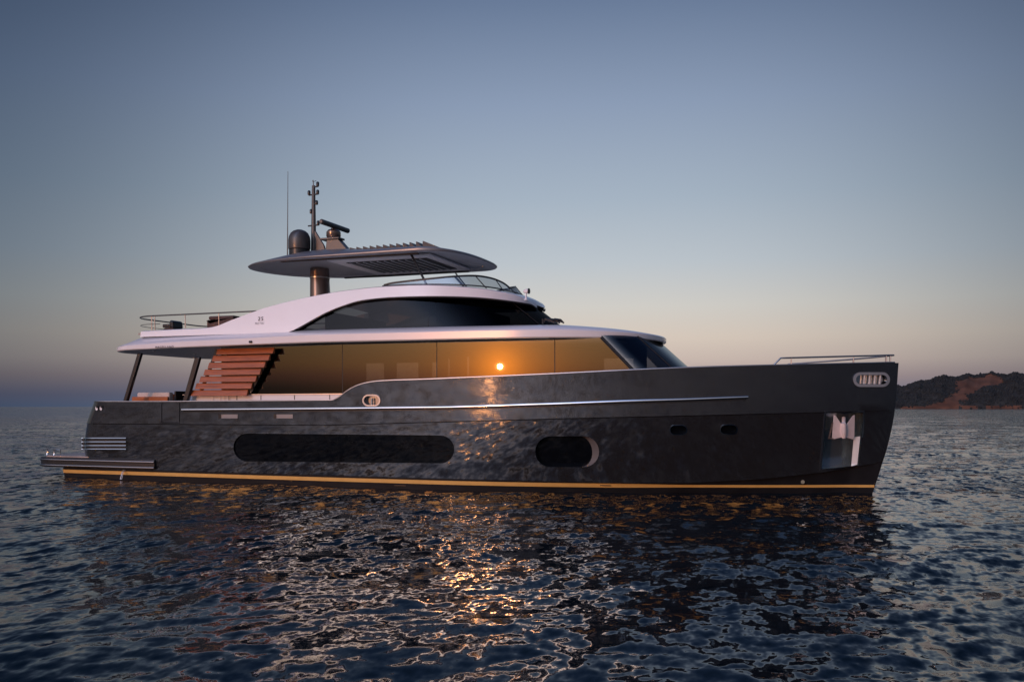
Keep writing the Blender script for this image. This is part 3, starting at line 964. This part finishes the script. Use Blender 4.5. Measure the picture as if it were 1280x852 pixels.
def roof_rows():
    spec = [(1.1, 'ub', .03), (.10, 'ub', .0), (.02, 'ub', .005), (.0, 'ub', .03), (.0, 'e', .0), (.04, 'e', .035), (.55, 't', .0), (.75, 't', .02)]
    rows = []
    for ins, kind, dz in spec:
        full, lp = roof_loop(ins)
        row = []
        for (fx, fy), (x, y) in zip(full, lp):
            zb_ = interp(fx, zb_tab)
            if kind == 'ub': z = zb_ + dz
            elif kind == 'e': z = zb_ + interp(fx, edge_h) + dz
            else: z = max(interp(x, top_tab), zb_ + interp(fx, edge_h) + .05) + dz
            row.append(Vector((x, y, z)))
        rows.append(row)
    return rows
rows = roof_rows()
mb = MB()
n = len(rows[0]); 
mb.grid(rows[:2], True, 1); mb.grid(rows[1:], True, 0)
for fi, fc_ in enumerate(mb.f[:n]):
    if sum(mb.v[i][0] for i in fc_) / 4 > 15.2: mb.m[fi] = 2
def cap(mb, row, mi):
    """close a mirror-symmetric loop with strips from side to side"""
    n = len(row); h = n // 2
    a = row[:h + 1]; b = [row[0]] + row[:h - 1:-1]
    b = [row[(-i) % n] for i in range(h + 1)]
    mb.grid([a, b], False, mi)
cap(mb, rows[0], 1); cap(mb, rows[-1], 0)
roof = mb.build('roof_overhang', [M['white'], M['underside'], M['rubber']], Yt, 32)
# aft down-lights set in the underside
for x, y in ((1.9, -2.0), (1.9, 0), (1.9, 2.0)):
    MB().lathe((x, y, 4.07), [(.06, 0), (.07, .03)], 14).build('deckhead_lamp', M['steel_satin'], roof)
pz = P(313, 427, -2.98)
MB().lathe((pz[0], -2.965, pz[1]), [(.05, -.03), (.06, 0), (.05, .03)], 14).build('roof_lamp', M['black'], roof)

# ---- upper deck: shell (white), glass band, visor
UW0 = 2.42
def uw(z): return UW0 - .16 * (z - 4.5)
def ux(z): return 15.05 - (z - 4.55) * 1.30       # centre of the raked front at this height
RFRONT = 3.6
def u_pt(s, z, grow=0.):
    """s <= 0: side station X = 12 + s ; s in 0..1: round the front to the centre line"""
    xf = ux(z) + grow; xc = xf - RFRONT; w = uw(z) + grow
    if s <= 0: return Vector((xc + s, -w, z))
    a = math.pi / 2 * s
    return Vector((xc + RFRONT * math.sin(a) ** (2 / 2.25), -w * max(0., math.cos(a)) ** (2 / 2.25), z))
def at_x(X, z, grow=0.):
    """starboard wall point at given X"""
    xf = ux(z) + grow; xc = xf - RFRONT; w = uw(z) + grow
    if X <= xc: return Vector((X, -w, z))
    q = min(1., (X - xc) / RFRONT) ** (2.25 / 2)
    return Vector((X, -w * max(0., 1 - q * q) ** (1 / 2.25), z))
# glass body
# white shell
ZU = [P(px, py, -2.0) for px, py in ((181, 415), (232, 412.3), (275, 409.8))]
ZU += [P(px, py, -2.15) for px, py in ((296, 400), (318, 391.5), (340, 383.5), (370, 375.5), (400, 369), (430, 363.8), (470, 359), (510, 356.6), (540, 356), (570, 356.6), (600, 358.4), (625, 361.5))]
ZU = [(p.x, p.y) for p in spline([(a, b, 0) for a, b in ZU], 5)]
ZLp = [P(px, py, -2.3) for px, py in ((372, 413), (381, 408), (392, 401.5), (406, 393.3), (419, 387), (433, 381.6), (450, 376.2), (475, 372.8), (500, 371.2), (540, 370), (570, 369.6), (600, 370), (640, 372.5))]
ZL = [(p.x, p.y) for p in spline([(a, b, 0) for a, b in ZLp], 5)]
x_end_u, z_end_u = ZU[-1]; x_end_l, z_end_l = ZL[-1]
FZU, FZL = P(678, 379.3, -.4)[1], P(682, 384.5, -.4)[1]
def shell_stations():
    st = []
    xa = P(180, 418, -2.35)[0]
    for x in np.linspace(xa, ZL[0][0], 26): st.append(x)
    for x in np.linspace(ZL[0][0], ZL[0][0] + 2.2, 18)[1:]: st.append(x)
    xe = 14.28
    k0 = ZL[0][0] + 2.2
    for t in np.linspace(0, 1, 44)[1:]: st.append(k0 + (xe - k0) * (1 - (1 - t) ** 1.6))
    return st
def zu_at(X):
    if X <= x_end_u: return interp(X, ZU)
    t = (X - x_end_u) / (14.28 - x_end_u); return z_end_u + (FZU - z_end_u) * t ** 1.6
def zl_at(X):
    if X < ZL[0][0]: return 4.50
    if X <= x_end_l: return max(4.50, interp(X, ZL))
    t = (X - x_end_l) / (14.28 - x_end_l); return z_end_l + (FZL - z_end_l) * t ** 1.6
VIS = .10
def shell_pt(X, z, extra=0.):
    """outer shell: side wall plan is that of the visor tip at the front"""
    xf = 14.30 + extra; xc = xf - RFRONT; w = uw(z) + VIS + extra
    if X <= xc: return Vector((X, -w, z))
    q = min(1., (X - xc) / RFRONT) ** (2.25 / 2)
    return Vector((X, -w * max(0., 1 - q * q) ** (1 / 2.25), z))
lo, mid, hi, hin, lin2 = [], [], [], [], []
for X in shell_stations():
    zu, zl = zu_at(X), zl_at(X)
    if zu - zl < .04: zl = zu - .04
    lo.append(shell_pt(X, zl)); mid.append(shell_pt(X, zl + (zu - zl) * .5))
    p = shell_pt(X, zu); hi.append(p)
    hi[-1] = Vector((p.x, p.y, zu - .03))
    q = Vector((X, p.y, zu)); ny = .08
    hin.append(Vector((X if X < 14.1 else 14.1 + (X - 14.1) * .4, min(0., p.y + .10), zu)))
    lin2.append(Vector((X if X < 14.1 else 14.1 + (X - 14.1) * .2, min(0., p.y + .22), zl + .012)))
mb = MB()
up_in = [Vector((p.x, min(0., p.y + .12), p.z)) for p in hin]
def both(mb, a, b, mi=0):
    mb.grid([a, b], mi=mi); mb.grid([[Vector((p.x, -p.y, p.z)) for p in b], [Vector((p.x, -p.y, p.z)) for p in a]], mi=mi)
both(mb, lin2, lo, 1); both(mb, lo, mid); both(mb, mid, hi); both(mb, hi, hin); both(mb, hin, up_in)
# inner face of the aft wings and the aft end cap
k8 = next(i for i, X in enumerate(shell_stations()) if X > 7.4)
both(mb, up_in[:k8 + 1], lin2[:k8 + 1])
mb.ngon([lin2[0], lo[0], mid[0], hi[0], hin[0], up_in[0]]); mb.ngon([Vector((p.x, -p.y, p.z)) for p in (lin2[0], lo[0], mid[0], hi[0], hin[0], up_in[0])])
# roof skin between the wings, slightly crowned
a = up_in[k8:]
rows = []
for t in np.linspace(0, 1, 9):
    rows.append([Vector((p.x, p.y + (-2 * p.y) * t, p.z + .05 * (1 - (2 * t - 1) ** 2) * min(1, abs(p.y) / 1.0))) for p in a])
mb.grid(rows)
shell = mb.build('flybridge_shell', [M['white'], M['rubber']], Yt, 32)
MB().box(1.4, 7.6, -2.15, 2.15, 4.60, 4.66).build('flybridge_deck', M['teak_deck'], shell, 0)
MB().box(1.62, 1.70, -2.2, 2.2, 4.5, P(181, 415, -2.0)[1] - .02).build('aft_coaming', M['white'], shell, 0)
def glass_col(u, f):
    z = 4.5 + f * 1.1
    for it in range(6):
        xc_g = ux(z) - RFRONT
        if u <= 0: p = Vector((7.15 + (xc_g - 7.15) * (1 + u), -uw(z), z))
        else: p = u_pt(u, z)
        z = 4.5 + f * max(.02, min(5.6, zl_at(min(p.x, 14.2)) + .10) - 4.5)
    p.z = z
    return p
cols = list(np.linspace(-1, 0, 26)) + list(np.linspace(0, 1, 26))[1:]
half = [[glass_col(u, f) for u in cols] for f in np.linspace(0, 1, 12)]
mb = MB(); mb.grid([h + [Vector((p.x, -p.y, p.z)) for p in h[-2::-1]] for h in half])
ug = mb.build('upper_window', M['glass_upper'], Yt, 60)
MB().box(8.2, 12.2, -1.9, 1.9, 4.62, 4.66).build('upper_saloon_floor', M['interior'], ug, 0)
MB().box(8.1, 8.2, -1.9, 1.9, 4.6, 5.15).build('upper_saloon_bulkhead', M['interior'], ug, 0)
MB().box(12.2, 12.8, -1.5, 1.5, 4.6, 5.15).build('helm_console', M['interior'], ug, 0, bevel=.05)
for y in (-.7, .5):
    MB().box(11.3, 11.75, y - .28, y + .28, 4.7, 5.45).build('helm_seat', M['cushion_dark'], ug, 0, bevel=.08)
# dark strip painted for the shadow line under the visor; pillar line of the windscreen
mb = MB(); 
sl_ = [Vector((p.x, p.y + .012, p.z - .02)) for p in lo[26:]]
mb.tube(sl_, .028, 6); mb.tube([Vector((p.x, -p.y, p.z)) for p in sl_], .028, 6); mb.build('visor_shadow_strip', M['rubber'], shell, 60)
for X_ in (P(537, 400, -2.3)[0],):
    MB().tube([at_x(X_, 4.55, .006), at_x(X_, 5.5, .006)], .012, 6).build('glass_joint', M['rubber'], ug)
a_ = at_x(P(617, 372, -2.2)[0], 5.4, -.02); b_ = at_x(P(668, 404, -1.9)[0], 4.55, -.02)
MB().tube([a_, b_], .022, 6).build('windscreen_post', M['dark_void'], ug)
# sill line where glass meets roof
# wipers and horns at the foot of the windscreen
for (x0, x1, yb) in ((680, 694, -2.0), (686, 700, -1.9), (692, 705, -1.8)):
    MB().tube([PV(x0, 402.5, yb), PV(x0 + 1.5, 398.8, yb), PV((x0 + x1) / 2 + 2, 400.2, yb), PV(x1, 403.6, yb)], [.03, .035, .045, .02], 7).build('wiper', M['black'], ug)
MB().tube([PV(678.5, 404.5, -2.0), PV(678.5, 398.5, -2.0)], .03, 7).build('wiper_motor', M['black'], ug)
# search light on the visor
q = PV(657.5, 373, -.9)
sl_o = MB().lathe((q.x, q.y, q.z - .05), [(.06, 0), (.03, .05), (.022, .26)], 12).build('search_light', M['white'], Yt)
mb = MB(); hd = PV(657.8, 364., -.9)
mb.tube([hd + Vector((-.07, 0, 0)), hd + Vector((.05, -.02, 0)), hd + Vector((.08, -.025, 0))], [.045, .075, .075], 12); mb.build('lamp_head', M['white'], sl_o)
MB().tube([hd + Vector((.078, -.025, 0)), hd + Vector((.10, -.027, 0))], .082, 12).build('lamp_lens', M['black'], sl_o)

# fly windscreen (wind deflector)
def defl(pts, n=6):
    return spline([PV(px, py, y) for px, py, y in pts], n)
bt = defl([(478, 358, -1.95), (505, 356.5, -1.95), (533, 356, -1.95), (560, 356, -1.93), (585, 357, -1.85), (608, 359, -1.6), (625, 361.5, -1.15), (636, 363.5, -.6), (640, 364.5, 0)])
tp = defl([(480, 356.2, -1.9), (491, 353.6, -1.9), (512, 351.0, -1.9), (540, 348.0, -1.88), (568, 345.4, -1.78), (594, 344.6, -1.5), (614, 347.6, -1.05), (628, 353.0, -.55), (637, 359.5, 0)])
mir = lambda r: r + [Vector((p.x, -p.y, p.z)) for p in r[-2::-1]]
bt, tp = mir(bt), mir(tp)
bt = [Vector((p.x, p.y, p.z - .03)) for p in bt]
fw_o = MB().grid([bt, tp]).build('wind_deflector', M['glass_clear'], Yt, 60)
MB().tube(tp, .028, 8).build('deflector_frame', M['black'], fw_o, 60)
MB().tube([Vector((p.x, p.y, p.z + .045)) for p in bt], .018, 6).build('deflector_base', M['black'], fw_o, 60)
for k in (30, 38):
    for kk in (k, len(bt) - 1 - k):
        MB().tube([bt[kk], tp[kk]], .016, 6).build('deflector_joint', M['black'], fw_o)

# ---- hardtop
HTX0, HTX1, HTW = 4.38, 12.55, 2.25
def ht_loop(ins):
    pts = []
    for k in range(25):
        a = math.pi / 2 * k / 24
        pts.append((HTX0 + 3.6 - 3.6 * math.cos(a) ** (2 / 1.9), -HTW * math.sin(a) ** (2 / 2.1)))
    for x in np.linspace(HTX0 + 3.6, 11.0, 14)[1:-1]: pts.append((x, -HTW))
    for k in range(25):
        a = math.pi / 2 * k / 24
        pts.append((11.0 + (HTX1 - 11.0) * math.sin(a) ** (2 / 2.9), -HTW * math.cos(a) ** (2 / 2.7) if k < 24 else 0.))
    full = pts + [(x, -y) for x, y in pts[-2:0:-1]]
    n = len(full); out = []
    cxm = 8.6
    for i in range(n):
        x, y = full[i]
        kx = (abs(x - cxm) - ins * 1.1) / max(abs(x - cxm), .001) if abs(x - cxm) > ins * 1.6 else (1 - ins * 1.1 / (ins * 1.6 + .001))
        fx = 1 - ins * 1.3 / (HTX1 - HTX0) * 2; fy = 1 - ins / HTW
        out.append((cxm + (x - cxm) * fx, y * fy))
    return full, out
ht_b = [(4.1, 6.80), (5, 6.755), (6.4, 6.73), (8.1, 6.73), (10.5, 6.74), (11.4, 6.745), (12.0, 6.73), (12.6, 6.70)]
ht_e = [(4.1, .03), (5, .05), (6.4, .06), (8.2, .06), (10, .07), (11.8, .09), (12.6, .05)]
ht_s = [(4.1, .0), (5, .19), (6.4, .33), (8.2, .29), (10, .22), (11.5, .21), (12.2, .15), (12.7, .04)]
def ht_rows():
    rows = []
    for ins, kind, dz in ((.34, 'b', .05), (.30, 'b', .005), (.10, 'b', -.005), (.02, 'b', 0), (0, 'b', .025), (0, 'e', -.01), (.03, 'e', .015), (.35, 's', .45), (.8, 's', .9), (1.3, 's', 1.25)):
        full, lp = ht_loop(ins); row = []
        for (fx, fy), (x, y) in zip(full, lp):
            z = interp(x, ht_b) + (dz + interp(x, ht_e) if kind == 'e' else interp(x, ht_e) + .015 + dz * interp(fx, ht_s) if kind == 's' else dz)
            row.append(Vector((x, y, z)))
        rows.append(row)
    return rows
r_ = ht_rows(); mb = MB()
mb.grid(r_[:4], True, 1); mb.grid(r_[3:], True, 0); cap(mb, r_[0], 1); cap(mb, r_[-1], 0)
ht = mb.build('hardtop', [M['hardtop'], M['hardtop_under']], Yt, 35)
# underside panels: pale border, dark louvre bay with cross slats
MB().box(8.0, 11.4, -1.62, 1.62, 6.715, 6.765).build('lining_panel', M['panel_light'], ht, 0, bevel=.004)
MB().box(8.4, 11.1, -1.15, 1.15, 6.70, 6.72).build('louvre_bay', M['dark_void'], ht, 0)
for k in range(11):
    x = 8.5 + k * .235
    MB().box(x, x + .05, -1.15, 1.15, 6.675, 6.705).build('louvre_slat', M['hardtop_under'], ht, 0)
for sd in (-1, 1):
    MB().box(6.6, 11.2, sd * 1.93 - .05, sd * 1.93 + .05, 6.70, 6.735).build('light_strip', M['dark_void'], ht, 0)
# opened louvre blades on top
for k in range(12):
    xa, xb = 437 + 8.3 * k, 437 + 8.3 * (k + 1) + .5
    if k == 11: xb = 549
    yb = 311.5 - 1.6 * k / 11; h = 2.2 + 6.6 * k / 11
    a0 = P(xa, yb + 6, -1.3); b0 = P(xb, yb + 6, -1.3); b1 = P(xb, yb - .3, -1.3); a1 = P(xa + .8, yb - h, -1.3); a2 = P(xa, yb - h, -1.3)
    MB().prism([a0, b0, b1, a1, a2], -1.3, 1.3).build('louvre_blade', M['blade'], ht, 0)
# support column and front struts
cb = PV(401, 370, 0.); ct = PV(399.5, 326, 0.)
rows = []
for t in np.linspace(0, 1, 12):
    c = cb.lerp(ct, t); rad = .33 - .04 * t
    rows.append([Vector((c.x + rad * math.cos(a), c.y + rad * 1.15 * math.sin(a), 5.3 + (6.76 - 5.3) * t)) for a in np.linspace(0, 2 * math.pi, 33)[:-1]])
clm = MB().grid(rows, True).ngon(rows[0]).ngon(rows[-1]).build('hardtop_column', M['bronze'], Yt, 40)
t = .80
c = cb.lerp(ct, t); rr_ = .33 - .04 * t + .012
MB().grid([[Vector((c.x + rr_ * math.cos(a), c.y + rr_ * 1.15 * math.sin(a), z)) for a in np.linspace(0, 2 * math.pi, 33)[:-1]] for z in (6.44, 6.475)], True).build('column_ring', M['steel_satin'], clm, 40)
for a, b, Y in (((514, 318), (533.5, 356), -1.75), ((569.5, 341.5), (583, 358), 1.55), ((569, 346), (579.5, 357.5), 1.0)):
    MB().tube([PV(*a, Y), PV(*b, Y)], .036 if Y < 1.2 else .022, 8).build('hardtop_strut', M['black'], Yt)

# ---- mast, dome, radar, whip aerial
mz0 = P(392, 314, 0.)[1]
ctr = P(392, 312, 0.)[0]
mtop = P(392, 232, 0.)[1]
mb = MB(); rows = []
for t in np.linspace(0, 1, 10):
    z = mz0 - .4 + (mtop - mz0 + .4) * t; rx = .10 - .045 * t; ry = .08 - .03 * t
    rows.append([Vector((ctr + rx * math.cos(a), ry * math.sin(a), z)) for a in np.linspace(0, 2 * math.pi, 13)[:-1]])
mast = mb.grid(rows, True).ngon(rows[0]).ngon(rows[-1]).build('mast', M['mast'], Yt, 40)
zg = P(392, 288, 0.)[1]
MB().prism([(ctr - .02, mz0 - .4), (ctr + .56, mz0 - .4), (ctr + .40, mz0 + .16), (ctr + .06, zg)], -.04, .04).build('mast_web', M['mast'], mast, 0, bevel=.01)
for py, a, b in ((243.5, -.17, .20), (282, -.2, .22), (234, -.02, .2), (255, 0, .14)):
    z = P(392, py, 0.)[1]
    MB().tube([(ctr + a, 0, z), (ctr + b, -.05, z)], .025, 8).build('crossbar', M['mast'], mast)
for py, dx in ((231.5, .17), (241.5, .17), (241.5, -.15), (254.5, .13), (265, -.07), (280, .19)):
    z = P(392, py, 0.)[1]
    MB().lathe((ctr + dx, -.03, z - .05), [(.045, 0), (.05, .03), (.05, .11), (.03, .14)], 10).build('navigation_light', M['black'], mast)
MB().tube([(ctr, 0, mtop - .05), (ctr - .02, 0, P(392, 225, 0)[1])], .016, 6).build('wind_vane', M['mast'], mast)
for dx, dy in ((.07, .05), (-.07, .04)):
    z = P(392, 227.5, 0)[1]; MB().tube([(ctr - .02, 0, z), (ctr + dx, dy, z + .05)], .008, 5).build('wind_sensor', M['mast'], mast)
q, z0 = P(374.3, 312.5, -.3)
dome = MB().lathe((q, -.3, z0), [(.30, 0), (.345, .02), (.352, .06), (.352, .32), (.335, .43), (.28, .54), (.2, .61), (.1, .65), (.01, .66)], 32).build('satellite_dome', M['mast'], Yt, 40)
MB().lathe((q, -.3, z0 - .40), [(.3, 0), (.33, .03), (.33, .395)], 24).build('dome_base', M['black'], dome)
px0 = P(417, 300, 0.)[0]
zr = P(417, 299, 0.)[1]
rp = MB().box(px0 - .40, px0 + .30, -.2, .2, zr - .03, zr + .03).build('radar_bracket', M['mast'], Yt, 0, bevel=.015)
MB().prism([(px0 - .26, zr - .7), (px0 + .60, zr - .7), (px0 + .56, zr - .36), (px0 + .24, zr - .02), (px0 - .18, zr - .02)], -.14, .14).build('bracket_foot', M['mast'], rp, 0, bevel=.02)
MB().lathe((px0, 0, zr + .03), [(.2, 0), (.235, .06), (.23, .20), (.17, .27), (.09, .29), (.07, .36)], 20).build('radar_pedestal', M['bronze'], rp)
e0 = PV(404, 279.2, -.85); e1 = PV(436, 289.2, .75)
e1.z = e0.z
mb = MB(); cR = (e0 + e1) / 2; cR = Vector((px0 + .05, 0, P(417, 283, 0.)[1])); dv = (e1 - e0).normalized()
mb.tube([cR - dv * .86, cR - dv * .82, cR + dv * .82, cR + dv * .86], [.05, .085, .085, .05], 10); mb.build('radar_scanner', M['mast'], rp)
wx = PV(361, 312, -.2).x
MB().tube([(wx - .02, -.25, 6.95), (wx - .01, -.25, 8.3), (wx, -.25, P(361.5, 214, -.25)[1])], [.022, .014, .008], 7).build('whip_aerial', M['mast'], Yt)

# ---- flybridge aft rail
def rail_loop(z_off=0., wid=2.18, xa=.95, x_fwd=None, r=1.0):
    pts = []
    xe = x_fwd
    for x in np.linspace(xe, xa + r, 12): pts.append((x, -wid))
    for k in range(1, 9):
        a = math.pi / 2 * k / 8; pts.append((xa + r - r * math.sin(a), -(wid - r) - r * math.cos(a)))
    half = pts
    return half + [(x, -y) for x, y in half[::-1]]
zr_ = P(183, 398, -1.9)[1]
xe = P(321, 389, -2.18)[0]
fr_o = MB().tube([Vector((x, y, 5.19 + .02 * max(0, (x - 1.5) / 4))) for x, y in rail_loop(x_fwd=xe)], .022, 8).build('flybridge_rail', M['mast'], Yt, 60)
MB().tube([Vector((x, y, 4.93)) for x, y in rail_loop(x_fwd=P(200, 405, -2.18)[0], xa=.97)], .010, 6).build('lower_rail', M['mast'], fr_o, 60)
for px in (190, 194, 232, 274):
    x = P(px, 400, -2.16)[0]
    for sd in (-1, 1):
        MB().tube([(x, sd * 2.16, 4.6), (x, sd * 2.18, 5.19)], .016, 6).build('stanchion', M['steel_satin'], fr_o)
for x in (P(313, 392, -2.18)[0],):
    MB().tube([(x, -2.18, 5.0), (x, -2.18, 5.2)], .012, 6).build('stanchion', M['steel_satin'], fr_o)

# ---- bow rail
def bow_rail():
    pts = []
    xf0 = P(967, 453.5, -1.95)[0]; xs0 = P(975.5, 447.5, -1.9)[0]
    xe_ = xs_(3.4) - .12
    pts.append(Vector((xf0, -(B(xf0, 3.3) - .08), zs(xf0) + .02)))
    for x in np.linspace(xs0, xe_, 22):
        t = (x - xs0) / (xe_ - xs0)
        pts.append(Vector((x, -max(0., B(x, 3.3) - .08), zs(x) + .19 + .015 * t)))
    return pts
br = bow_rail(); full = br + [Vector((p.x, -p.y, p.z)) for p in br[-2::-1]]
br_o = MB().tube(full, .022, 8).build('bow_rail', M['steel_satin'], Yt, 60)
for px in (989, 1067, 1108, 1113):
    x = P(px, 450, -1.5)[0]
    for it in range(10): x = P(px, 450, -max(0., B(min(x, 24.2), 3.3) - .08))[0]
    for sd in (-1, 1):
        y = sd * (B(x, 3.3) - .08)
        MB().tube([(x, y, zs(x) - .02), (x, y, zs(x) + .20)], .015, 6).build('stanchion', M['steel_satin'], br_o)

# ---- lettering
def letters(txt, size, loc, slant, parent, name='lettering'):
    cu = bpy.data.curves.new(name, 'FONT'); cu.body = txt; cu.size = size; cu.extrude = .003; cu.align_x = 'CENTER'; cu.space_character = 1.25
    o = bpy.data.objects.new(name, cu); COL.objects.link(o)
    o.location = loc; o.rotation_euler = (math.radians(90) - slant, 0, 0)
    cu.materials.append(M['letter'])
    dg = bpy.context.evaluated_depsgraph_get()
    me = bpy.data.meshes.new_from_object(o.evaluated_get(dg))
    mo = bpy.data.objects.new(name, me); COL.objects.link(mo); mo.location = o.location; mo.rotation_euler = o.rotation_euler
    bpy.data.objects.remove(o)
    mo.parent = parent
    return mo
q = P(205, 433.5, -2.99)
letters('MAGELLANO', .10, (q[0], -2.975, q[1] - .035), 0, roof)
q = P(326, 401, -2.45)
letters('25', .17, (q[0], -uw(q[1]) - VIS - .012, q[1] + .01), math.radians(9), shell, 'emblem')
letters('METRI', .10, (q[0] - .03, -uw(q[1]) - VIS - .018, q[1] - .11), math.radians(9), shell, 'emblem')

# ================================================================== loose furniture on the decks
xs0, zs0 = P(166, 500, -2.0); xs1, _ = P(212, 500, -2.0)
sofa = thing('deck_sofa', 'low wooden deck sofa with pale cushions on the aft cockpit', 'sofa', ((xs0 + xs1) / 2, -1.6, 1.74))
W2 = (xs1 - xs0) / 2
MB().box(-W2, W2, -.45, .45, .06, .48).build('sofa_frame', M['teak'], sofa, 0, bevel=.02)
MB().box(-W2 + .02, W2 - .02, -.47, -.40, .48, .88).build('side_board', M['teak'], sofa, 0, bevel=.02)
MB().box(-W2 + .03, 0 - .01, -.38, .42, .49, .68).build('seat_cushion', M['cushion'], sofa, 0, bevel=.05)
MB().box(.01, W2 - .03, -.38, .42, .49, .68).build('seat_cushion', M['cushion'], sofa, 0, bevel=.05)
MB().box(-W2 + .15, W2 - .02, -.39, -.18, .69, 1.02).build('back_cushion', M['cushion'], sofa, 0, bevel=.05)
for sx in (-W2 + .08, W2 - .08):
    for sy in (-.36, .36):
        MB().box(sx - .03, sx + .03, sy - .03, sy + .03, 0, .06).build('leg', M['black'], sofa, 0)
xc0, zc0 = P(216.5, 496, -1.6)
ch = thing('deck_chair', 'wooden armed deck chair with dark back beside the pale cushioned sofa', 'chair', (xc0, -1.55, 1.74))
MB().box(-.25, .25, -.25, .25, .40, .46).build('seat', M['teak'], ch, 0, bevel=.015)
MB().box(.20, .27, -.25, .25, .46, 1.06).build('backrest', M['black'], ch, 0, bevel=.02)
for sx in (-.23, .23):
    for sy in (-.23, .23):
        MB().box(sx - .025, sx + .025, sy - .025, sy + .025, 0, .92 if sx < 0 else .40).build('leg', M['teak'], ch, 0)
for sy in (-.23, .23):
    MB().box(-.26, .20, sy - .03, sy + .03, .92, .96).build('armrest', M['teak'], ch, 0, bevel=.01)

fx, fz = P(216.5, 413, -.4)
fc = thing('flybridge_chair', 'dark upholstered low chair standing alone on the aft flybridge', 'chair', (fx, -.4, 4.66))
MB().box(-.22, .22, -.26, .26, .10, .30).build('seat', M['cushion_dark'], fc, 0, bevel=.06)
MB().prism([(.0, .28), (.22, .28), (.20, .52), (.06, .56)], -.26, .26).build('backrest', M['black'], fc, 0, bevel=.05)
for sy in (-.30, .30):
    MB().box(-.22, .12, sy * .8 - .04, sy * .8 + .04, .30, .42).build('armrest', M['black'], fc, 0, bevel=.03)
for sx in (-.18, .18):
    for sy in (-.2, .2):
        MB().tube([(sx, sy, 0), (sx, sy, .11)], .02, 8).build('leg', M['black'], fc)
x0, z0 = P(263, 408, -1.4); x1, z1 = P(299, 397, -1.4)
fs = thing('flybridge_sofa', 'brown upholstered sofa behind the white side wing of the flybridge', 'sofa', ((x0 + x1) / 2, -1.2, 4.66))
w = (x1 - x0) / 2 - .05
MB().box(-w, w, -.45, .45, 0.02, .40)  .build('sofa_base', M['cushion_dark'], fs, 0, bevel=.03)
MB().box(-w + .02, w - .02, -.40, .43, .41, .52).build('seat_cushion', M['cushion_dark'], fs, 0, bevel=.04)
zt_ = P(272, 398.6, -1.55)[1] - 4.66
MB().prism([(-w + .05, .35), (w, .35), (w, zt_ + .04), (-w + .35, zt_), (-w + .12, zt_ - .12)], -.45, -.28).build('back_cushion', M['cushion_dark'], fs, 0, bevel=.04)
